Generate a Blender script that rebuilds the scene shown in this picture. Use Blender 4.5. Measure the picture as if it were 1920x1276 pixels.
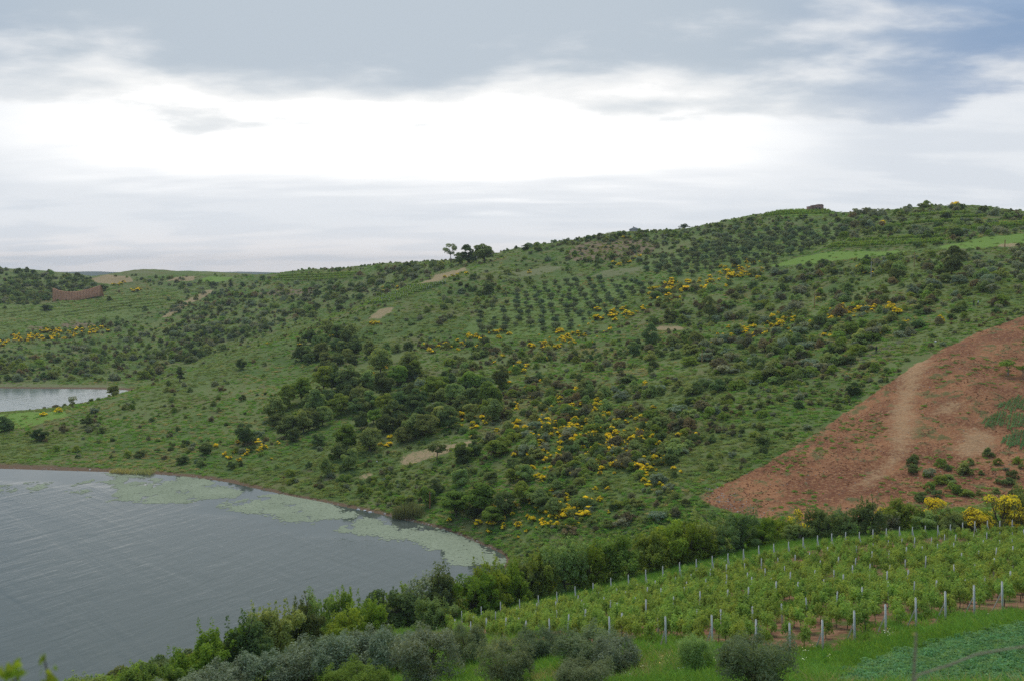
import bpy, math, random
import numpy as np
from mathutils import Vector, Matrix

for _o in list(bpy.data.objects):
    bpy.data.objects.remove(_o)
scene = bpy.context.scene
COL = scene.collection
R = math.radians

# ------------------------------------------------------------------ camera
CAM_Z = 55.0                      # eye height above the reservoir
FPX = 1900.0                      # focal length in photo pixels (1920 wide)
PITCH = math.atan(138 / FPX)      # looking slightly down
cam_data = bpy.data.cameras.new('camera')
cam_data.sensor_width = 36.0
cam_data.lens = 36.0 * FPX / 1920.0
cam_data.clip_start = 0.1
cam_data.clip_end = 60000.0
cam_data.dof.use_dof = True
cam_data.dof.focus_distance = 230.0
cam_data.dof.aperture_fstop = 3.4
cam = bpy.data.objects.new('camera', cam_data)
cam.location = (0, 0, CAM_Z)
cam.rotation_euler = (R(90) - PITCH, 0, 0)
COL.objects.link(cam)
scene.camera = cam

# ------------------------------------------------------------------ world, sun, exposure
SKY_A, SKY_B = 12.1, 3.3
SUN_ELEV, SUN_AZ = R(58), R(-6)   # behind the cloud, ahead of the camera (azimuth from +Y towards +X)
SUN_DIR = Vector((math.sin(SUN_AZ) * math.cos(SUN_ELEV), math.cos(SUN_AZ) * math.cos(SUN_ELEV), math.sin(SUN_ELEV)))


class NT:
    """small helper to wire node trees"""
    def __init__(self, tree):
        self.t = tree
        self.n = tree.nodes
        self.l = tree.links

    def node(self, typ, **kw):
        nd = self.n.new(typ)
        for k, v in kw.items():
            setattr(nd, k, v)
        return nd

    def link(self, a, b):
        self.l.new(a, b)

    def _in(self, sock, v):
        if v is None:
            return
        if isinstance(v, bpy.types.NodeSocket):
            self.l.new(v, sock)
        else:
            sock.default_value = v

    def math(self, op, a, b=None, c=None, clamp=False):
        nd = self.node('ShaderNodeMath', operation=op, use_clamp=clamp)
        for i, v in enumerate((a, b, c)):
            self._in(nd.inputs[i], v)
        return nd.outputs[0]

    def vmath(self, op, a, b=None):
        nd = self.node('ShaderNodeVectorMath', operation=op)
        self._in(nd.inputs[0], a)
        if b is not None:
            self._in(nd.inputs[1], b)
        return nd.outputs['Value'] if op in ('DOT_PRODUCT', 'LENGTH') else nd.outputs['Vector']

    def smooth(self, v, lo, hi, a=0.0, b=1.0, interp='SMOOTHSTEP'):
        nd = self.node('ShaderNodeMapRange', interpolation_type=interp)
        self._in(nd.inputs[0], v)
        for i, x in enumerate((lo, hi, a, b)):
            self._in(nd.inputs[i + 1], x)
        return nd.outputs[0]

    def mix(self, fac, a, b, blend='MIX'):
        nd = self.node('ShaderNodeMix', data_type='RGBA', blend_type=blend)
        self._in(nd.inputs[0], fac)
        for i, v in ((6, a), (7, b)):
            if isinstance(v, (tuple, list)):
                v = (v[0], v[1], v[2], 1.0)
            self._in(nd.inputs[i], v)
        return nd.outputs[2]

    def noise(self, vec, scale, detail=4, rough=0.5, dist=0.0, dims='3D'):
        nd = self.node('ShaderNodeTexNoise', noise_dimensions=dims)
        self._in(nd.inputs['Vector'], vec)
        nd.inputs['Scale'].default_value = scale
        nd.inputs['Detail'].default_value = detail
        nd.inputs['Roughness'].default_value = rough
        nd.inputs['Distortion'].default_value = dist
        return nd.outputs['Fac']

    def mapping(self, vec, loc=(0, 0, 0), rot=(0, 0, 0), scale=(1, 1, 1)):
        nd = self.node('ShaderNodeMapping')
        self._in(nd.inputs[0], vec)
        nd.inputs[1].default_value = loc
        nd.inputs[2].default_value = rot
        nd.inputs[3].default_value = scale
        return nd.outputs[0]

    def attr(self, name, out='Fac'):
        nd = self.node('ShaderNodeAttribute', attribute_name=name)
        return nd.outputs[out]


def build_world():
    w = bpy.data.worlds.new('World')
    scene.world = w
    w.use_nodes = True
    k = NT(w.node_tree)
    k.n.clear()
    out = k.node('ShaderNodeOutputWorld')
    bg = k.node('ShaderNodeBackground')
    bg.inputs['Strength'].default_value = 0.1
    k.link(bg.outputs[0], out.inputs[0])
    sky = k.node('ShaderNodeTexSky', sky_type='NISHITA', sun_disc=False)
    sky.sun_elevation = SUN_ELEV
    sky.sun_rotation = SUN_AZ
    sky.air_density = 1.0
    sky.dust_density = 1.5
    d = k.node('ShaderNodeTexCoord').outputs['Generated']
    sep = k.node('ShaderNodeSeparateXYZ')
    k.link(d, sep.inputs[0])
    x, y, z = sep.outputs
    zc = k.math('MAXIMUM', z, 0.0)
    # cloud layers seen in perspective: direction projected on a sheet overhead
    inv = k.math('DIVIDE', 1.0, k.math('ADD', zc, 0.17))
    comb = k.node('ShaderNodeCombineXYZ')
    k.link(k.math('MULTIPLY', x, inv), comb.inputs[0])
    k.link(k.math('MULTIPLY', y, inv), comb.inputs[1])
    p = comb.outputs[0]
    n_big = k.noise(k.mapping(p, loc=(SKY_A, SKY_B, 0.0), scale=(0.8, 1.25, 1.0)), 1.0, 3, 0.5, 0.2)
    n_mid = k.noise(k.mapping(p, loc=(7.4, 2.2, 0), scale=(1.0, 1.3, 1.0)), 2.4, 7, 0.52, 0.12)
    n_soft = k.noise(k.mapping(p, loc=(1.0, 5.0, 0), scale=(0.5, 1.6, 1.0)), 2.6, 5, 0.48, 0.15)
    # the lower rim of the cloud deck, ragged
    rag = k.math('ADD', k.math('MULTIPLY', k.math('SUBTRACT', n_big, 0.5), 0.11), k.math('MULTIPLY', k.math('SUBTRACT', n_mid, 0.5), 0.12))
    rim = k.math('ADD', zc, rag)
    deck = k.smooth(rim, 0.130, 0.158)
    # glow of the hidden sun through the gap under the deck
    glow_v = Vector((math.sin(R(-6)) * math.cos(R(7.4)), math.cos(R(-6)) * math.cos(R(7.4)), math.sin(R(7.4))))
    dotg = k.vmath('DOT_PRODUCT', d, tuple(glow_v))
    glow = k.smooth(dotg, 0.895, 0.990)
    glow2 = k.smooth(dotg, 0.80, 1.0)
    # pale veil between deck and horizon
    veil = k.mix(k.smooth(zc, 0.0, 0.05), (8.4, 8.1, 8.0), (7.2, 7.5, 7.85))
    streak = k.smooth(k.math('ADD', k.math('MULTIPLY', n_soft, 0.7), k.math('MULTIPLY', n_mid, 0.5)), 0.52, 0.70)
    veil = k.mix(k.math('MULTIPLY', streak, k.smooth(glow, 0.0, 1.0, 0.75, 0.45)), veil, (6.1, 6.55, 7.1))
    gap = k.smooth(k.math('ADD', zc, k.math('MULTIPLY', k.math('SUBTRACT', n_soft, 0.5), 0.10)), 0.055, 0.115)
    veil = k.mix(k.math('MULTIPLY', glow, gap), veil, (11.0, 10.9, 10.7))
    # the deck itself: lit rims and tears, blue-grey bellies
    n_fine = k.noise(k.mapping(p, loc=(2.4, 9.2, 0), scale=(1.0, 1.25, 1.0)), 6.0, 6, 0.55, 0.1)
    mass = k.math('ADD', k.math('ADD', k.math('MULTIPLY', n_mid, 0.70), k.math('MULTIPLY', n_big, 0.48)), k.math('MULTIPLY', n_fine, 0.16))
    mass = k.math('ADD', mass, k.math('MULTIPLY', k.math('SUBTRACT', k.math('MINIMUM', zc, 0.30), 0.165), 1.3))
    shade = k.smooth(mass, 0.54, 0.76)
    belly = k.mix(k.smooth(dotg, 0.86, 0.965), (2.1, 3.1, 4.7), (3.1, 3.95, 4.85))
    cloud = k.mix(k.math('SUBTRACT', 1.0, shade), belly, (6.4, 6.7, 7.1))
    cloud = k.mix(k.math('MULTIPLY', glow2, 0.25), cloud, (9.0, 8.9, 8.7))
    lit = k.math('MULTIPLY', k.smooth(rim, 0.21, 0.15), glow2)
    cloud = k.mix(k.math('MULTIPLY', lit, 0.55), cloud, (9.8, 9.7, 9.4))
    # a few openings to the sky above
    hole = k.smooth(n_soft, 0.60, 0.76)
    hole = k.math('MULTIPLY', hole, k.math('SUBTRACT', 1.0, k.math('MULTIPLY', glow2, 0.8)))
    cloud = k.mix(k.math('MULTIPLY', hole, 0.3), cloud, sky.outputs[0])
    col = k.mix(deck, veil, cloud)
    # below the horizon: dull ground tone
    col = k.mix(k.smooth(z, -0.03, -0.005), (1.2, 1.4, 0.9), col)
    k.link(col, bg.inputs['Color'])


build_world()
sun = bpy.data.lights.new('sun', 'SUN')
sun.energy = 1.5
sun.angle = R(40)
sun.color = (1.0, 0.95, 0.86)
sun_o = bpy.data.objects.new('sun', sun)
sun_o.rotation_euler = SUN_DIR.to_track_quat('Z', 'Y').to_euler()
sun_o.location = (0, 0, 300)
COL.objects.link(sun_o)

scene.render.engine = 'CYCLES'
scene.view_settings.view_transform = 'Standard'
scene.view_settings.look = 'None'
scene.view_settings.exposure = 0.2
scene.view_settings.gamma = 1.0
scene.view_settings.use_curve_mapping = False
scene.cycles.max_bounces = 6
scene.cycles.diffuse_bounces = 3
scene.cycles.transmission_bounces = 3
scene.cycles.transparent_max_bounces = 4
scene.cycles.volume_bounces = 0
scene.cycles.caustics_reflective = False
scene.cycles.caustics_refractive = False
scene.cycles.use_denoising = False

# ------------------------------------------------------------------ photo pixel <-> place
CT, ST = math.cos(PITCH), math.sin(PITCH)


def pix_dir(px, py):
    xc = (np.asarray(px, float) - 960.0) / FPX
    yc = -(np.asarray(py, float) - 638.0) / FPX
    dy = CT + yc * ST
    dz = -ST + yc * CT
    return xc / dy, dz / dy           # per metre of depth


def at_depth(px, py, d):
    a, b = pix_dir(px, py)
    return float(a * d), float(d), float(CAM_Z + b * d)


def on_level(px, py, z=0.0):
    a, b = pix_dir(px, py)
    d = (z - CAM_Z) / b
    return float(a * d), float(d), float(z)


def to_pix(X, Y, Z):
    X, Y, Z = (np.asarray(v, float) for v in (X, Y, Z))
    z = Z - CAM_Z
    fw = Y * CT - z * ST
    up = Y * ST + z * CT
    fw = np.maximum(fw, 0.01)
    return 960 + FPX * X / fw, 638 - FPX * up / fw


# ------------------------------------------------------------------ the lie of the land
def value_noise(x, y, seed=0):
    xi, yi = np.floor(x).astype(np.int64), np.floor(y).astype(np.int64)
    xf, yf = x - xi, y - yi

    def h(a, b):
        n = (a * 374761393 + b * 668265263 + seed * 1013904223) & 0xFFFFFFFF
        n = ((n ^ (n >> 13)) * 1274126177) & 0xFFFFFFFF
        n = ((n ^ (n >> 16)) * 2246822519) & 0xFFFFFFFF
        return ((n ^ (n >> 15)) & 0xFFFF) / 65535.0
    u, v = xf * xf * (3 - 2 * xf), yf * yf * (3 - 2 * yf)
    a = h(xi, yi) * (1 - u) + h(xi + 1, yi) * u
    b = h(xi, yi + 1) * (1 - u) + h(xi + 1, yi + 1) * u
    return a * (1 - v) + b * v


def fbm(x, y, seed=0, oct=4):
    s, a, t = 0.0, 0.5, 0.0
    for i in range(oct):
        s = s + a * value_noise(x * 2 ** i + 17.3 * i, y * 2 ** i - 9.1 * i, seed + i)
        t += a
        a *= 0.5
    return s / t


SHORE = [(-420, 884), (-200, 880), (0, 878), (100, 881), (200, 884), (290, 888), (350, 893), (420, 902), (480, 916), (540, 930), (620, 945), (690, 958), (760, 975), (815, 988),
         (870, 1006), (915, 1025), (955, 1042)]
FAR_SHORE = [(-300, 726), (-100, 726), (0, 727), (100, 728), (200, 730), (245, 735)]
FAR_NEAR = [(-300, 775), (-100, 775), (0, 771), (60, 767), (125, 764)]
CPS = []
for s_ in SHORE + FAR_SHORE + FAR_NEAR:
    CPS.append(on_level(*s_))
for X, Y, Z in [(-60, 235, -3), (-60, 200, -5), (-110, 225, -4), (-20, 205, -3), (-180, 220, -4), (-30, 178, -2.5), (-300, 200, -4), (-10, 190, -1.5),
                (-260, 425, -3), (-200, 425, -2.5), (-195, 410, -1.5), (-235, 430, -2.5), (-330, 425, -3), (-400, 425, -3), (-400, 330, -3),
                (-320, 330, -1),
                # near bank down to the water, out of sight below the hedge
                (-10, 170, 0), (-25, 156, 0), (-44, 139, 0), (-60, 123, 0), (-78, 109, 0), (-100, 97, 0), (-140, 80, 0), (-220, 55, 0), (-85, 128, -2.5), (-60, 150, -2.5), (-120, 110, -2),
                (2, 182, 1.2), (12, 172, 3.5), (30, 165, 6.5)]:
    CPS.append((X, Y, Z))
for px, py, d in [
        # spur that runs down to the left
        (0, 812, 322), (75, 790, 335), (150, 765, 352), (210, 745, 368), (270, 725, 385), (340, 703, 405), (450, 662, 440), (520, 640, 455), (600, 612, 475), (690, 578, 500),
        (780, 540, 530), (880, 508, 565), (960, 480, 610),
        (100, 840, 298), (250, 830, 300), (250, 780, 335), (400, 850, 282), (400, 780, 325), (400, 720, 372), (550, 880, 262), (550, 780, 318), (550, 700, 388),
        # mid column
        (700, 900, 246), (700, 850, 264), (700, 760, 315), (700, 680, 378), (700, 620, 440),
        (850, 930, 225), (850, 850, 250), (850, 760, 300), (850, 680, 360), (850, 600, 440), (850, 550, 505),
        (1000, 1005, 190), (1000, 900, 218), (1000, 800, 262), (1000, 700, 332), (1000, 620, 412), (1000, 550, 502), (1000, 500, 572), (1000, 463, 635),
        (1150, 985, 184), (1150, 880, 212), (1150, 780, 255), (1150, 680, 325), (1150, 580, 432), (1150, 500, 540), (1150, 455, 610), (1150, 439, 650),
        (1300, 958, 181), (1300, 850, 213), (1300, 750, 258), (1300, 650, 330), (1300, 560, 430), (1300, 500, 510), (1300, 450, 595), (1300, 428, 645),
        (1450, 975, 172), (1450, 900, 190), (1450, 800, 222), (1450, 700, 272), (1450, 600, 368), (1450, 520, 460), (1450, 450, 565), (1450, 397, 648),
        (1600, 985, 166), (1600, 900, 188), (1600, 800, 214), (1600, 700, 250), (1600, 640, 288), (1600, 560, 362), (1600, 490, 446), (1600, 440, 520), (1600, 401, 612),
        (1750, 985, 161), (1750, 900, 184), (1750, 800, 208), (1750, 700, 238), (1750, 620, 276), (1750, 540, 340), (1750, 480, 405), (1750, 430, 490), (1750, 386, 585),
        (1900, 985, 158), (1900, 900, 181), (1900, 800, 205), (1900, 700, 233), (1900, 600, 272), (1900, 530, 330), (1900, 470, 398), (1900, 430, 468), (1900, 402, 545),
        (2100, 985, 156), (2100, 850, 192), (2100, 700, 230), (2100, 560, 300), (2100, 440, 440), (2100, 410, 530),
        # valley and hills beyond the spur
        (300, 716, 465), (420, 672, 505), (520, 632, 545), (620, 596, 580), (720, 560, 610),
        (0, 700, 485), (0, 650, 585), (0, 600, 690), (0, 560, 790), (0, 530, 870), (0, 503, 960),
        (100, 700, 490), (100, 650, 592), (100, 600, 695), (100, 566, 775), (100, 530, 880), (100, 511, 950), (150, 518, 945), (190, 516, 930),
        (200, 700, 495), (200, 650, 592), (200, 600, 700), (200, 560, 800), (200, 530, 880), (260, 508, 955), (330, 508, 955),
        (330, 660, 560), (330, 600, 690), (330, 550, 800), (400, 620, 620), (400, 580, 720), (400, 540, 825), (420, 514, 905), (470, 517, 890),
        (500, 600, 650), (500, 560, 740), (500, 530, 820), (520, 512, 880), (600, 560, 680), (600, 530, 760), (600, 505, 845),
        (700, 530, 690), (700, 498, 790), (780, 505, 690), (780, 491, 740), (850, 495, 660), (870, 487, 705), (920, 481, 690),
        (-200, 700, 480), (-200, 600, 690), (-200, 510, 950),
        # near bank: hedge line, vineyard, grass
        (250, 1290, 92), (480, 1240, 100), (720, 1190, 112), (955, 1140, 128), (1100, 1105, 133), (1230, 1072, 139), (1350, 1040, 144), (1480, 1012, 149), (1700, 1000, 150), (1900, 995, 151),
        (2150, 990, 152), (60, 1330, 84), (-120, 1400, 76),
        (1495, 1237, 60), (1560, 1223, 61), (1683, 1185, 63.2), (1795, 1165, 64.8), (1905, 1143, 66.3), (2100, 1120, 70),
        (1140, 1122, 118), (1300, 1081, 124), (1460, 1048, 130), (1340, 1215, 58.5), (1202, 1222, 60), (1050, 1210, 70), (870, 1172, 118), (900, 1200, 95),
        (1700, 1015, 140), (1900, 1010, 141), (2150, 1005, 142), (1600, 1100, 95), (1900, 1060, 102), (1300, 1130, 90),
        (1000, 1272, 58), (1200, 1272, 53), (1400, 1272, 51), (1560, 1262, 52), (1650, 1222, 57), (1800, 1190, 58), (1900, 1165, 60),
        (1700, 1276, 46), (1900, 1276, 43.5), (1900, 1220, 49.5), (1800, 1235, 49), (2150, 1200, 48),
        (700, 1290, 70), (480, 1300, 78), (600, 1250, 88), (800, 1240, 78)]:
    CPS.append(at_depth(px, py, d))
for X, Y, Z in [(0, 30, 40.2), (-20, 35, 37.5), (15, 34, 40), (30, 35, 40.5), (0, 14, 46.8), (-14, 14, 46.5), (14, 14, 47.2), (0, 0, 53.2), (-12, 0, 53), (12, 0, 53.4), (0, -15, 55.5), (40, 0, 54),
                (-40, 0, 52), (-30, 25, 42), (50, 20, 48), (0, -60, 60), (-60, -60, 56), (80, -60, 62), (-60, 40, 30), (-75, 75, 14), (-160, 20, 20), (-150, -60, 45), (160, 0, 55), (160, 80, 36),
                (0, -300, 70), (-400, -200, 55), (400, -200, 75), (-500, 60, 22), (-600, 250, 10), (300, 180, 26), (420, 250, 52), (450, 400, 78), (480, 550, 86), (330, 90, 40),
                # behind the skylines the ground falls away
                (330, 700, 70), (200, 760, 60), (100, 800, 50), (0, 830, 42), (-100, 900, 38), (400, 800, 40), (-200, 1000, 34), (-330, 1010, 34), (-430, 1060, 36), (-500, 1100, 36),
                (-600, 950, 52), (-750, 800, 45), (-700, 600, 25), (200, 950, 20), (0, 1100, 10), (500, 700, 60), (-300, 1300, 5), (-700, 1200, 15), (700, 600, 50), (700, 200, 40)]:
    CPS.append((X, Y, Z))
CPS = np.array(CPS, float)


def _rbf_fit():
    # weights on a multiquadric whose softness follows the spacing of the points; solved with a little slack
    P = CPS[:, :2]
    n = len(P)
    D2 = ((P[:, None] - P[None]) ** 2).sum(-1)
    near = np.sqrt(np.sort(D2 + np.eye(n) * 1e9, 1)[:, :3].mean(1))
    c = np.clip(near * 0.6, 3.0, 40.0)
    K = np.sqrt(D2 + c[None] ** 2)
    A = np.zeros((n + 3, n + 3))
    A[:n, :n] = K - 0.6 * np.eye(n)
    A[:n, n:] = np.c_[np.ones(n), P / 500.0]
    A[n:, :n] = A[:n, n:].T
    b = np.r_[CPS[:, 2], 0, 0, 0]
    return c, np.linalg.solve(A, b)


RBF_C, RBF_W = _rbf_fit()


def base_height(x, y):
    x, y = np.asarray(x, float).ravel(), np.asarray(y, float).ravel()
    out = np.empty_like(x)
    n = len(CPS)
    for i in range(0, len(x), 20000):
        xs, ys = x[i:i + 20000], y[i:i + 20000]
        d = np.sqrt((xs[:, None] - CPS[None, :, 0]) ** 2 + (ys[:, None] - CPS[None, :, 1]) ** 2 + RBF_C[None] ** 2)
        out[i:i + 20000] = d @ RBF_W[:n] + RBF_W[n] + (RBF_W[n + 1] * xs + RBF_W[n + 2] * ys) / 500.0
    return out


def smoothstep(v, a, b):
    t = np.clip((v - a) / (b - a), 0, 1)
    return t * t * (3 - 2 * t)


def height(x, y):
    x, y = np.asarray(x, float).ravel(), np.asarray(y, float).ravel()
    z = base_height(x, y)
    r = np.hypot(x, y)
    # small relief: stronger on the wild slopes, none in the lake or the vineyard
    wild = smoothstep(y, 165, 210) * smoothstep(z, 0.3, 4.0)
    rel = (fbm(x / 26.0, y / 26.0, 3, 3) - 0.5) * 3.2 + (fbm(x / 7.0, y / 7.0, 11, 3) - 0.5) * 1.1
    z = z + wild * rel
    near = smoothstep(y, 20, 60) * (1 - wild) * smoothstep(z, 0.3, 2)
    z = z + near * (fbm(x / 6.0, y / 6.0, 21, 3) - 0.5) * 0.35
    # old cultivation terraces on the far slopes
    ter = smoothstep(y, 480, 560) * smoothstep(-x, 20, 90) * smoothstep(y, 900, 800)
    ph = (z + 0.6 * (fbm(x / 60.0, y / 60.0, 5, 2) - 0.5)) / 2.4
    fr = ph - np.floor(ph)
    z = z + ter * 2.4 * 0.6 * (smoothstep(fr, 0.35, 0.75) - fr)
    far = smoothstep(r, 1150, 1700)
    return z * (1 - far) - 25.0 * far


# the land sampled once on a fan-shaped grid (finer near by); the ground sheet uses these very points
FAN_APEX = (0.0, -40.0)
FAN_ANG = np.radians(np.concatenate([np.linspace(-180, -44, 40)[:-1], np.linspace(-44, 44, 640), np.linspace(44, 180, 40)[1:]]))
FAN_RAD = np.concatenate([np.linspace(2, 44, 26)[:-1], np.geomspace(44, 1100, 470), np.geomspace(1100, 6000, 24)[1:]])
_A, _Q = np.meshgrid(FAN_ANG, FAN_RAD)
FAN_X = FAN_APEX[0] + np.sin(_A) * _Q
FAN_Y = FAN_APEX[1] + np.cos(_A) * _Q
FAN_Z = height(FAN_X, FAN_Y).reshape(FAN_X.shape)


def hgt(x, y):
    """height of the ground sheet by looking it up on the grid"""
    x, y = np.asarray(x, float), np.asarray(y, float)
    a = np.arctan2(x - FAN_APEX[0], y - FAN_APEX[1])
    r = np.hypot(x - FAN_APEX[0], y - FAN_APEX[1])
    ia = np.interp(a, FAN_ANG, np.arange(len(FAN_ANG)))
    ir = np.interp(r, FAN_RAD, np.arange(len(FAN_RAD)))
    a0 = np.clip(ia.astype(int), 0, len(FAN_ANG) - 2)
    r0 = np.clip(ir.astype(int), 0, len(FAN_RAD) - 2)
    u, v = ia - a0, ir - r0
    Z = FAN_Z
    return (Z[r0, a0] * (1 - u) + Z[r0, a0 + 1] * u) * (1 - v) + (Z[r0 + 1, a0] * (1 - u) + Z[r0 + 1, a0 + 1] * u) * v


# depth samples for casting photo pixels onto the land
_DS = np.concatenate([np.arange(36, 260, 1.0), np.arange(260, 1250, 3.0)])


def ground_at(px, py):
    """where the sight lines through these photo pixels meet the ground (nan: they do not)"""
    px, py = np.atleast_1d(np.asarray(px, float)), np.atleast_1d(np.asarray(py, float))
    a, b = pix_dir(px, py)
    res = np.full((len(px), 3), np.nan)
    for i in range(0, len(px), 200):
        aa, bb = a[i:i + 200, None], b[i:i + 200, None]
        X, Z = aa * _DS[None], CAM_Z + bb * _DS[None]
        Hh = hgt(X, np.broadcast_to(_DS[None], X.shape))
        diff = Z - Hh
        hit = (diff[:, :-1] > 0) & (diff[:, 1:] <= 0)
        any_ = hit.any(1)
        j = hit.argmax(1)
        rows = np.arange(len(j))
        d0, d1 = diff[rows, j], diff[rows, j + 1]
        t = d0 / np.maximum(d0 - d1, 1e-9)
        dd = _DS[j] + t * (_DS[j + 1] - _DS[j])
        pts = np.c_[aa[:, 0] * dd, dd, CAM_Z + bb[:, 0] * dd]
        pts[~any_] = np.nan
        res[i:i + 200] = pts
    return res


def in_poly(x, y, poly):
    x, y = np.asarray(x), np.asarray(y)
    inside = np.zeros(x.shape, bool)
    n = len(poly)
    j = n - 1
    for i in range(n):
        xi, yi = poly[i][:2]
        xj, yj = poly[j][:2]
        c = ((yi > y) != (yj > y)) & (x < (xj - xi) * (y - yi) / ((yj - yi) if yj != yi else 1e-9) + xi)
        inside ^= c
        j = i
    return inside


def signed_dist(x, y, poly):
    """metres inside (+) or outside (-) of a ground polygon"""
    d = np.full(x.shape, 1e9)
    n = len(poly)
    for i in range(n):
        x0, y0 = poly[i][:2]
        x1, y1 = poly[(i + 1) % n][:2]
        vx, vy = x1 - x0, y1 - y0
        t = np.clip(((x - x0) * vx + (y - y0) * vy) / (vx * vx + vy * vy + 1e-9), 0, 1)
        d = np.minimum(d, np.hypot(x - x0 - t * vx, y - y0 - t * vy))
    return np.where(in_poly(x, y, poly), d, -d)


def ground_poly(pix):
    """photo outline -> outline on the ground, sides subdivided so they follow the relief"""
    pts = []
    for i in range(len(pix)):
        a, b = pix[i], pix[(i + 1) % len(pix)]
        m = max(1, int(math.hypot(b[0] - a[0], b[1] - a[1]) / 40))
        for k in range(m):
            t = k / m
            pts.append((a[0] + (b[0] - a[0]) * t, a[1] + (b[1] - a[1]) * t))
    g = ground_at([p[0] for p in pts], [p[1] for p in pts])
    return [tuple(p) for p in g if not np.isnan(p[0])]

# ------------------------------------------------------------------ materials
def new_mat(name):
    m = bpy.data.materials.new(name)
    m.use_nodes = True
    k = NT(m.node_tree)
    k.n.clear()
    out = k.node('ShaderNodeOutputMaterial')
    return m, k, out


def simple_mat(name, col, rough=0.8, var=0.15, scale=3.0, bump=0.0, spec=0.3):
    m, k, out = new_mat(name)
    b = k.node('ShaderNodeBsdfPrincipled')
    co = k.node('ShaderNodeTexCoord').outputs['Object']
    n = k.noise(co, scale, 5, 0.6)
    c = k.mix(n, tuple(v * (1 - var) for v in col), tuple(min(1, v * (1 + var)) for v in col))
    k.link(c, b.inputs['Base Color'])
    b.inputs['Roughness'].default_value = rough
    b.inputs['Specular IOR Level'].default_value = spec
    if bump:
        bn = k.node('ShaderNodeBump')
        bn.inputs['Strength'].default_value = bump
        bn.inputs['Distance'].default_value = 0.05
        k.link(n, bn.inputs['Height'])
        k.link(bn.outputs[0], b.inputs['Normal'])
    k.link(b.outputs[0], out.inputs[0])
    return m


def leaf_mat(name, col, col2=None, hue=0.25, transl=0.32, sheen=0.0, shift=1.0):
    """foliage: colour varies per plant (object random) and per leaf clump (mesh attribute tint)"""
    m, k, out = new_mat(name)
    col2 = col2 or tuple(c * 0.6 for c in col)
    info = k.node('ShaderNodeObjectInfo')
    tint = k.attr('tint')
    base = k.mix(tint, col2, col)
    r = info.outputs['Random']
    val = k.smooth(r, 0.0, 1.0, 1.14 * (1.0 - hue), 1.14 * (1.0 + hue), 'LINEAR')
    base = k.mix(shift, base, k.mix(k.math('FRACT', k.math('MULTIPLY', r, 7.31)), (0.94, 1.02, 1.0), (1.2, 1.0, 0.9)), 'MULTIPLY')
    hsv = k.node('ShaderNodeHueSaturation')
    k.link(base, hsv.inputs['Color'])
    k.link(val, hsv.inputs['Value'])
    c = hsv.outputs[0]
    d = k.node('ShaderNodeBsdfDiffuse')
    k.link(c, d.inputs[0])
    t = k.node('ShaderNodeBsdfTranslucent')
    k.link(k.mix(1.0, c, tuple(2.2 * transl * v for v in (1.15, 1.1, 0.6)), 'MULTIPLY'), t.inputs[0])
    mx = k.node('ShaderNodeAddShader')
    k.link(d.outputs[0], mx.inputs[0])
    k.link(t.outputs[0], mx.inputs[1])
    last = mx.outputs[0]
    if sheen:
        g = k.node('ShaderNodeBsdfGlossy')
        g.inputs['Roughness'].default_value = 0.5
        g.inputs[0].default_value = (0.7, 0.8, 0.75, 1)
        m2 = k.node('ShaderNodeMixShader')
        m2.inputs[0].default_value = sheen
        k.link(last, m2.inputs[1])
        k.link(g.outputs[0], m2.inputs[2])
        last = m2.outputs[0]
    k.link(last, out.inputs[0])
    return m


# ------------------------------------------------------------------ tagging and mesh helpers
def tag(o, label=None, cat=None, group=None, kind=None):
    for key, v in (('label', label), ('category', cat), ('group', group), ('kind', kind)):
        if v:
            o[key] = v
    return o


def arrays_mesh(name, V, F, mats=(), tint=None, face_mat=None, smooth=False):
    """mesh from numpy vertex and quad/tri index arrays"""
    V = np.asarray(V, np.float32).reshape(-1, 3)
    F = np.asarray(F, np.int32)
    me = bpy.data.meshes.new(name)
    nf, ns = F.shape
    me.vertices.add(len(V))
    me.vertices.foreach_set('co', V.ravel())
    me.loops.add(nf * ns)
    me.loops.foreach_set('vertex_index', F.ravel())
    me.polygons.add(nf)
    me.polygons.foreach_set('loop_start', np.arange(0, nf * ns, ns, dtype=np.int32))
    me.polygons.foreach_set('loop_total', np.full(nf, ns, np.int32))
    for m in mats:
        me.materials.append(m)
    if face_mat is not None:
        me.polygons.foreach_set('material_index', np.asarray(face_mat, np.int32))
    if smooth:
        me.polygons.foreach_set('use_smooth', np.ones(nf, bool))
    me.update(calc_edges=True)
    me.validate()
    if tint is not None:
        a = me.attributes.new('tint', 'FLOAT', 'POINT')
        a.data.foreach_set('value', np.asarray(tint, np.float32))
    return me


def link(name, data, parent=None, loc=None, rot=None, scale=None):
    o = bpy.data.objects.new(name, data)
    COL.objects.link(o)
    if parent is not None:
        o.parent = parent
    if loc is not None:
        o.location = loc
    if rot is not None:
        o.rotation_euler = rot
    if scale is not None:
        o.scale = scale if isinstance(scale, (tuple, list)) else (scale,) * 3
    return o


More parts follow.
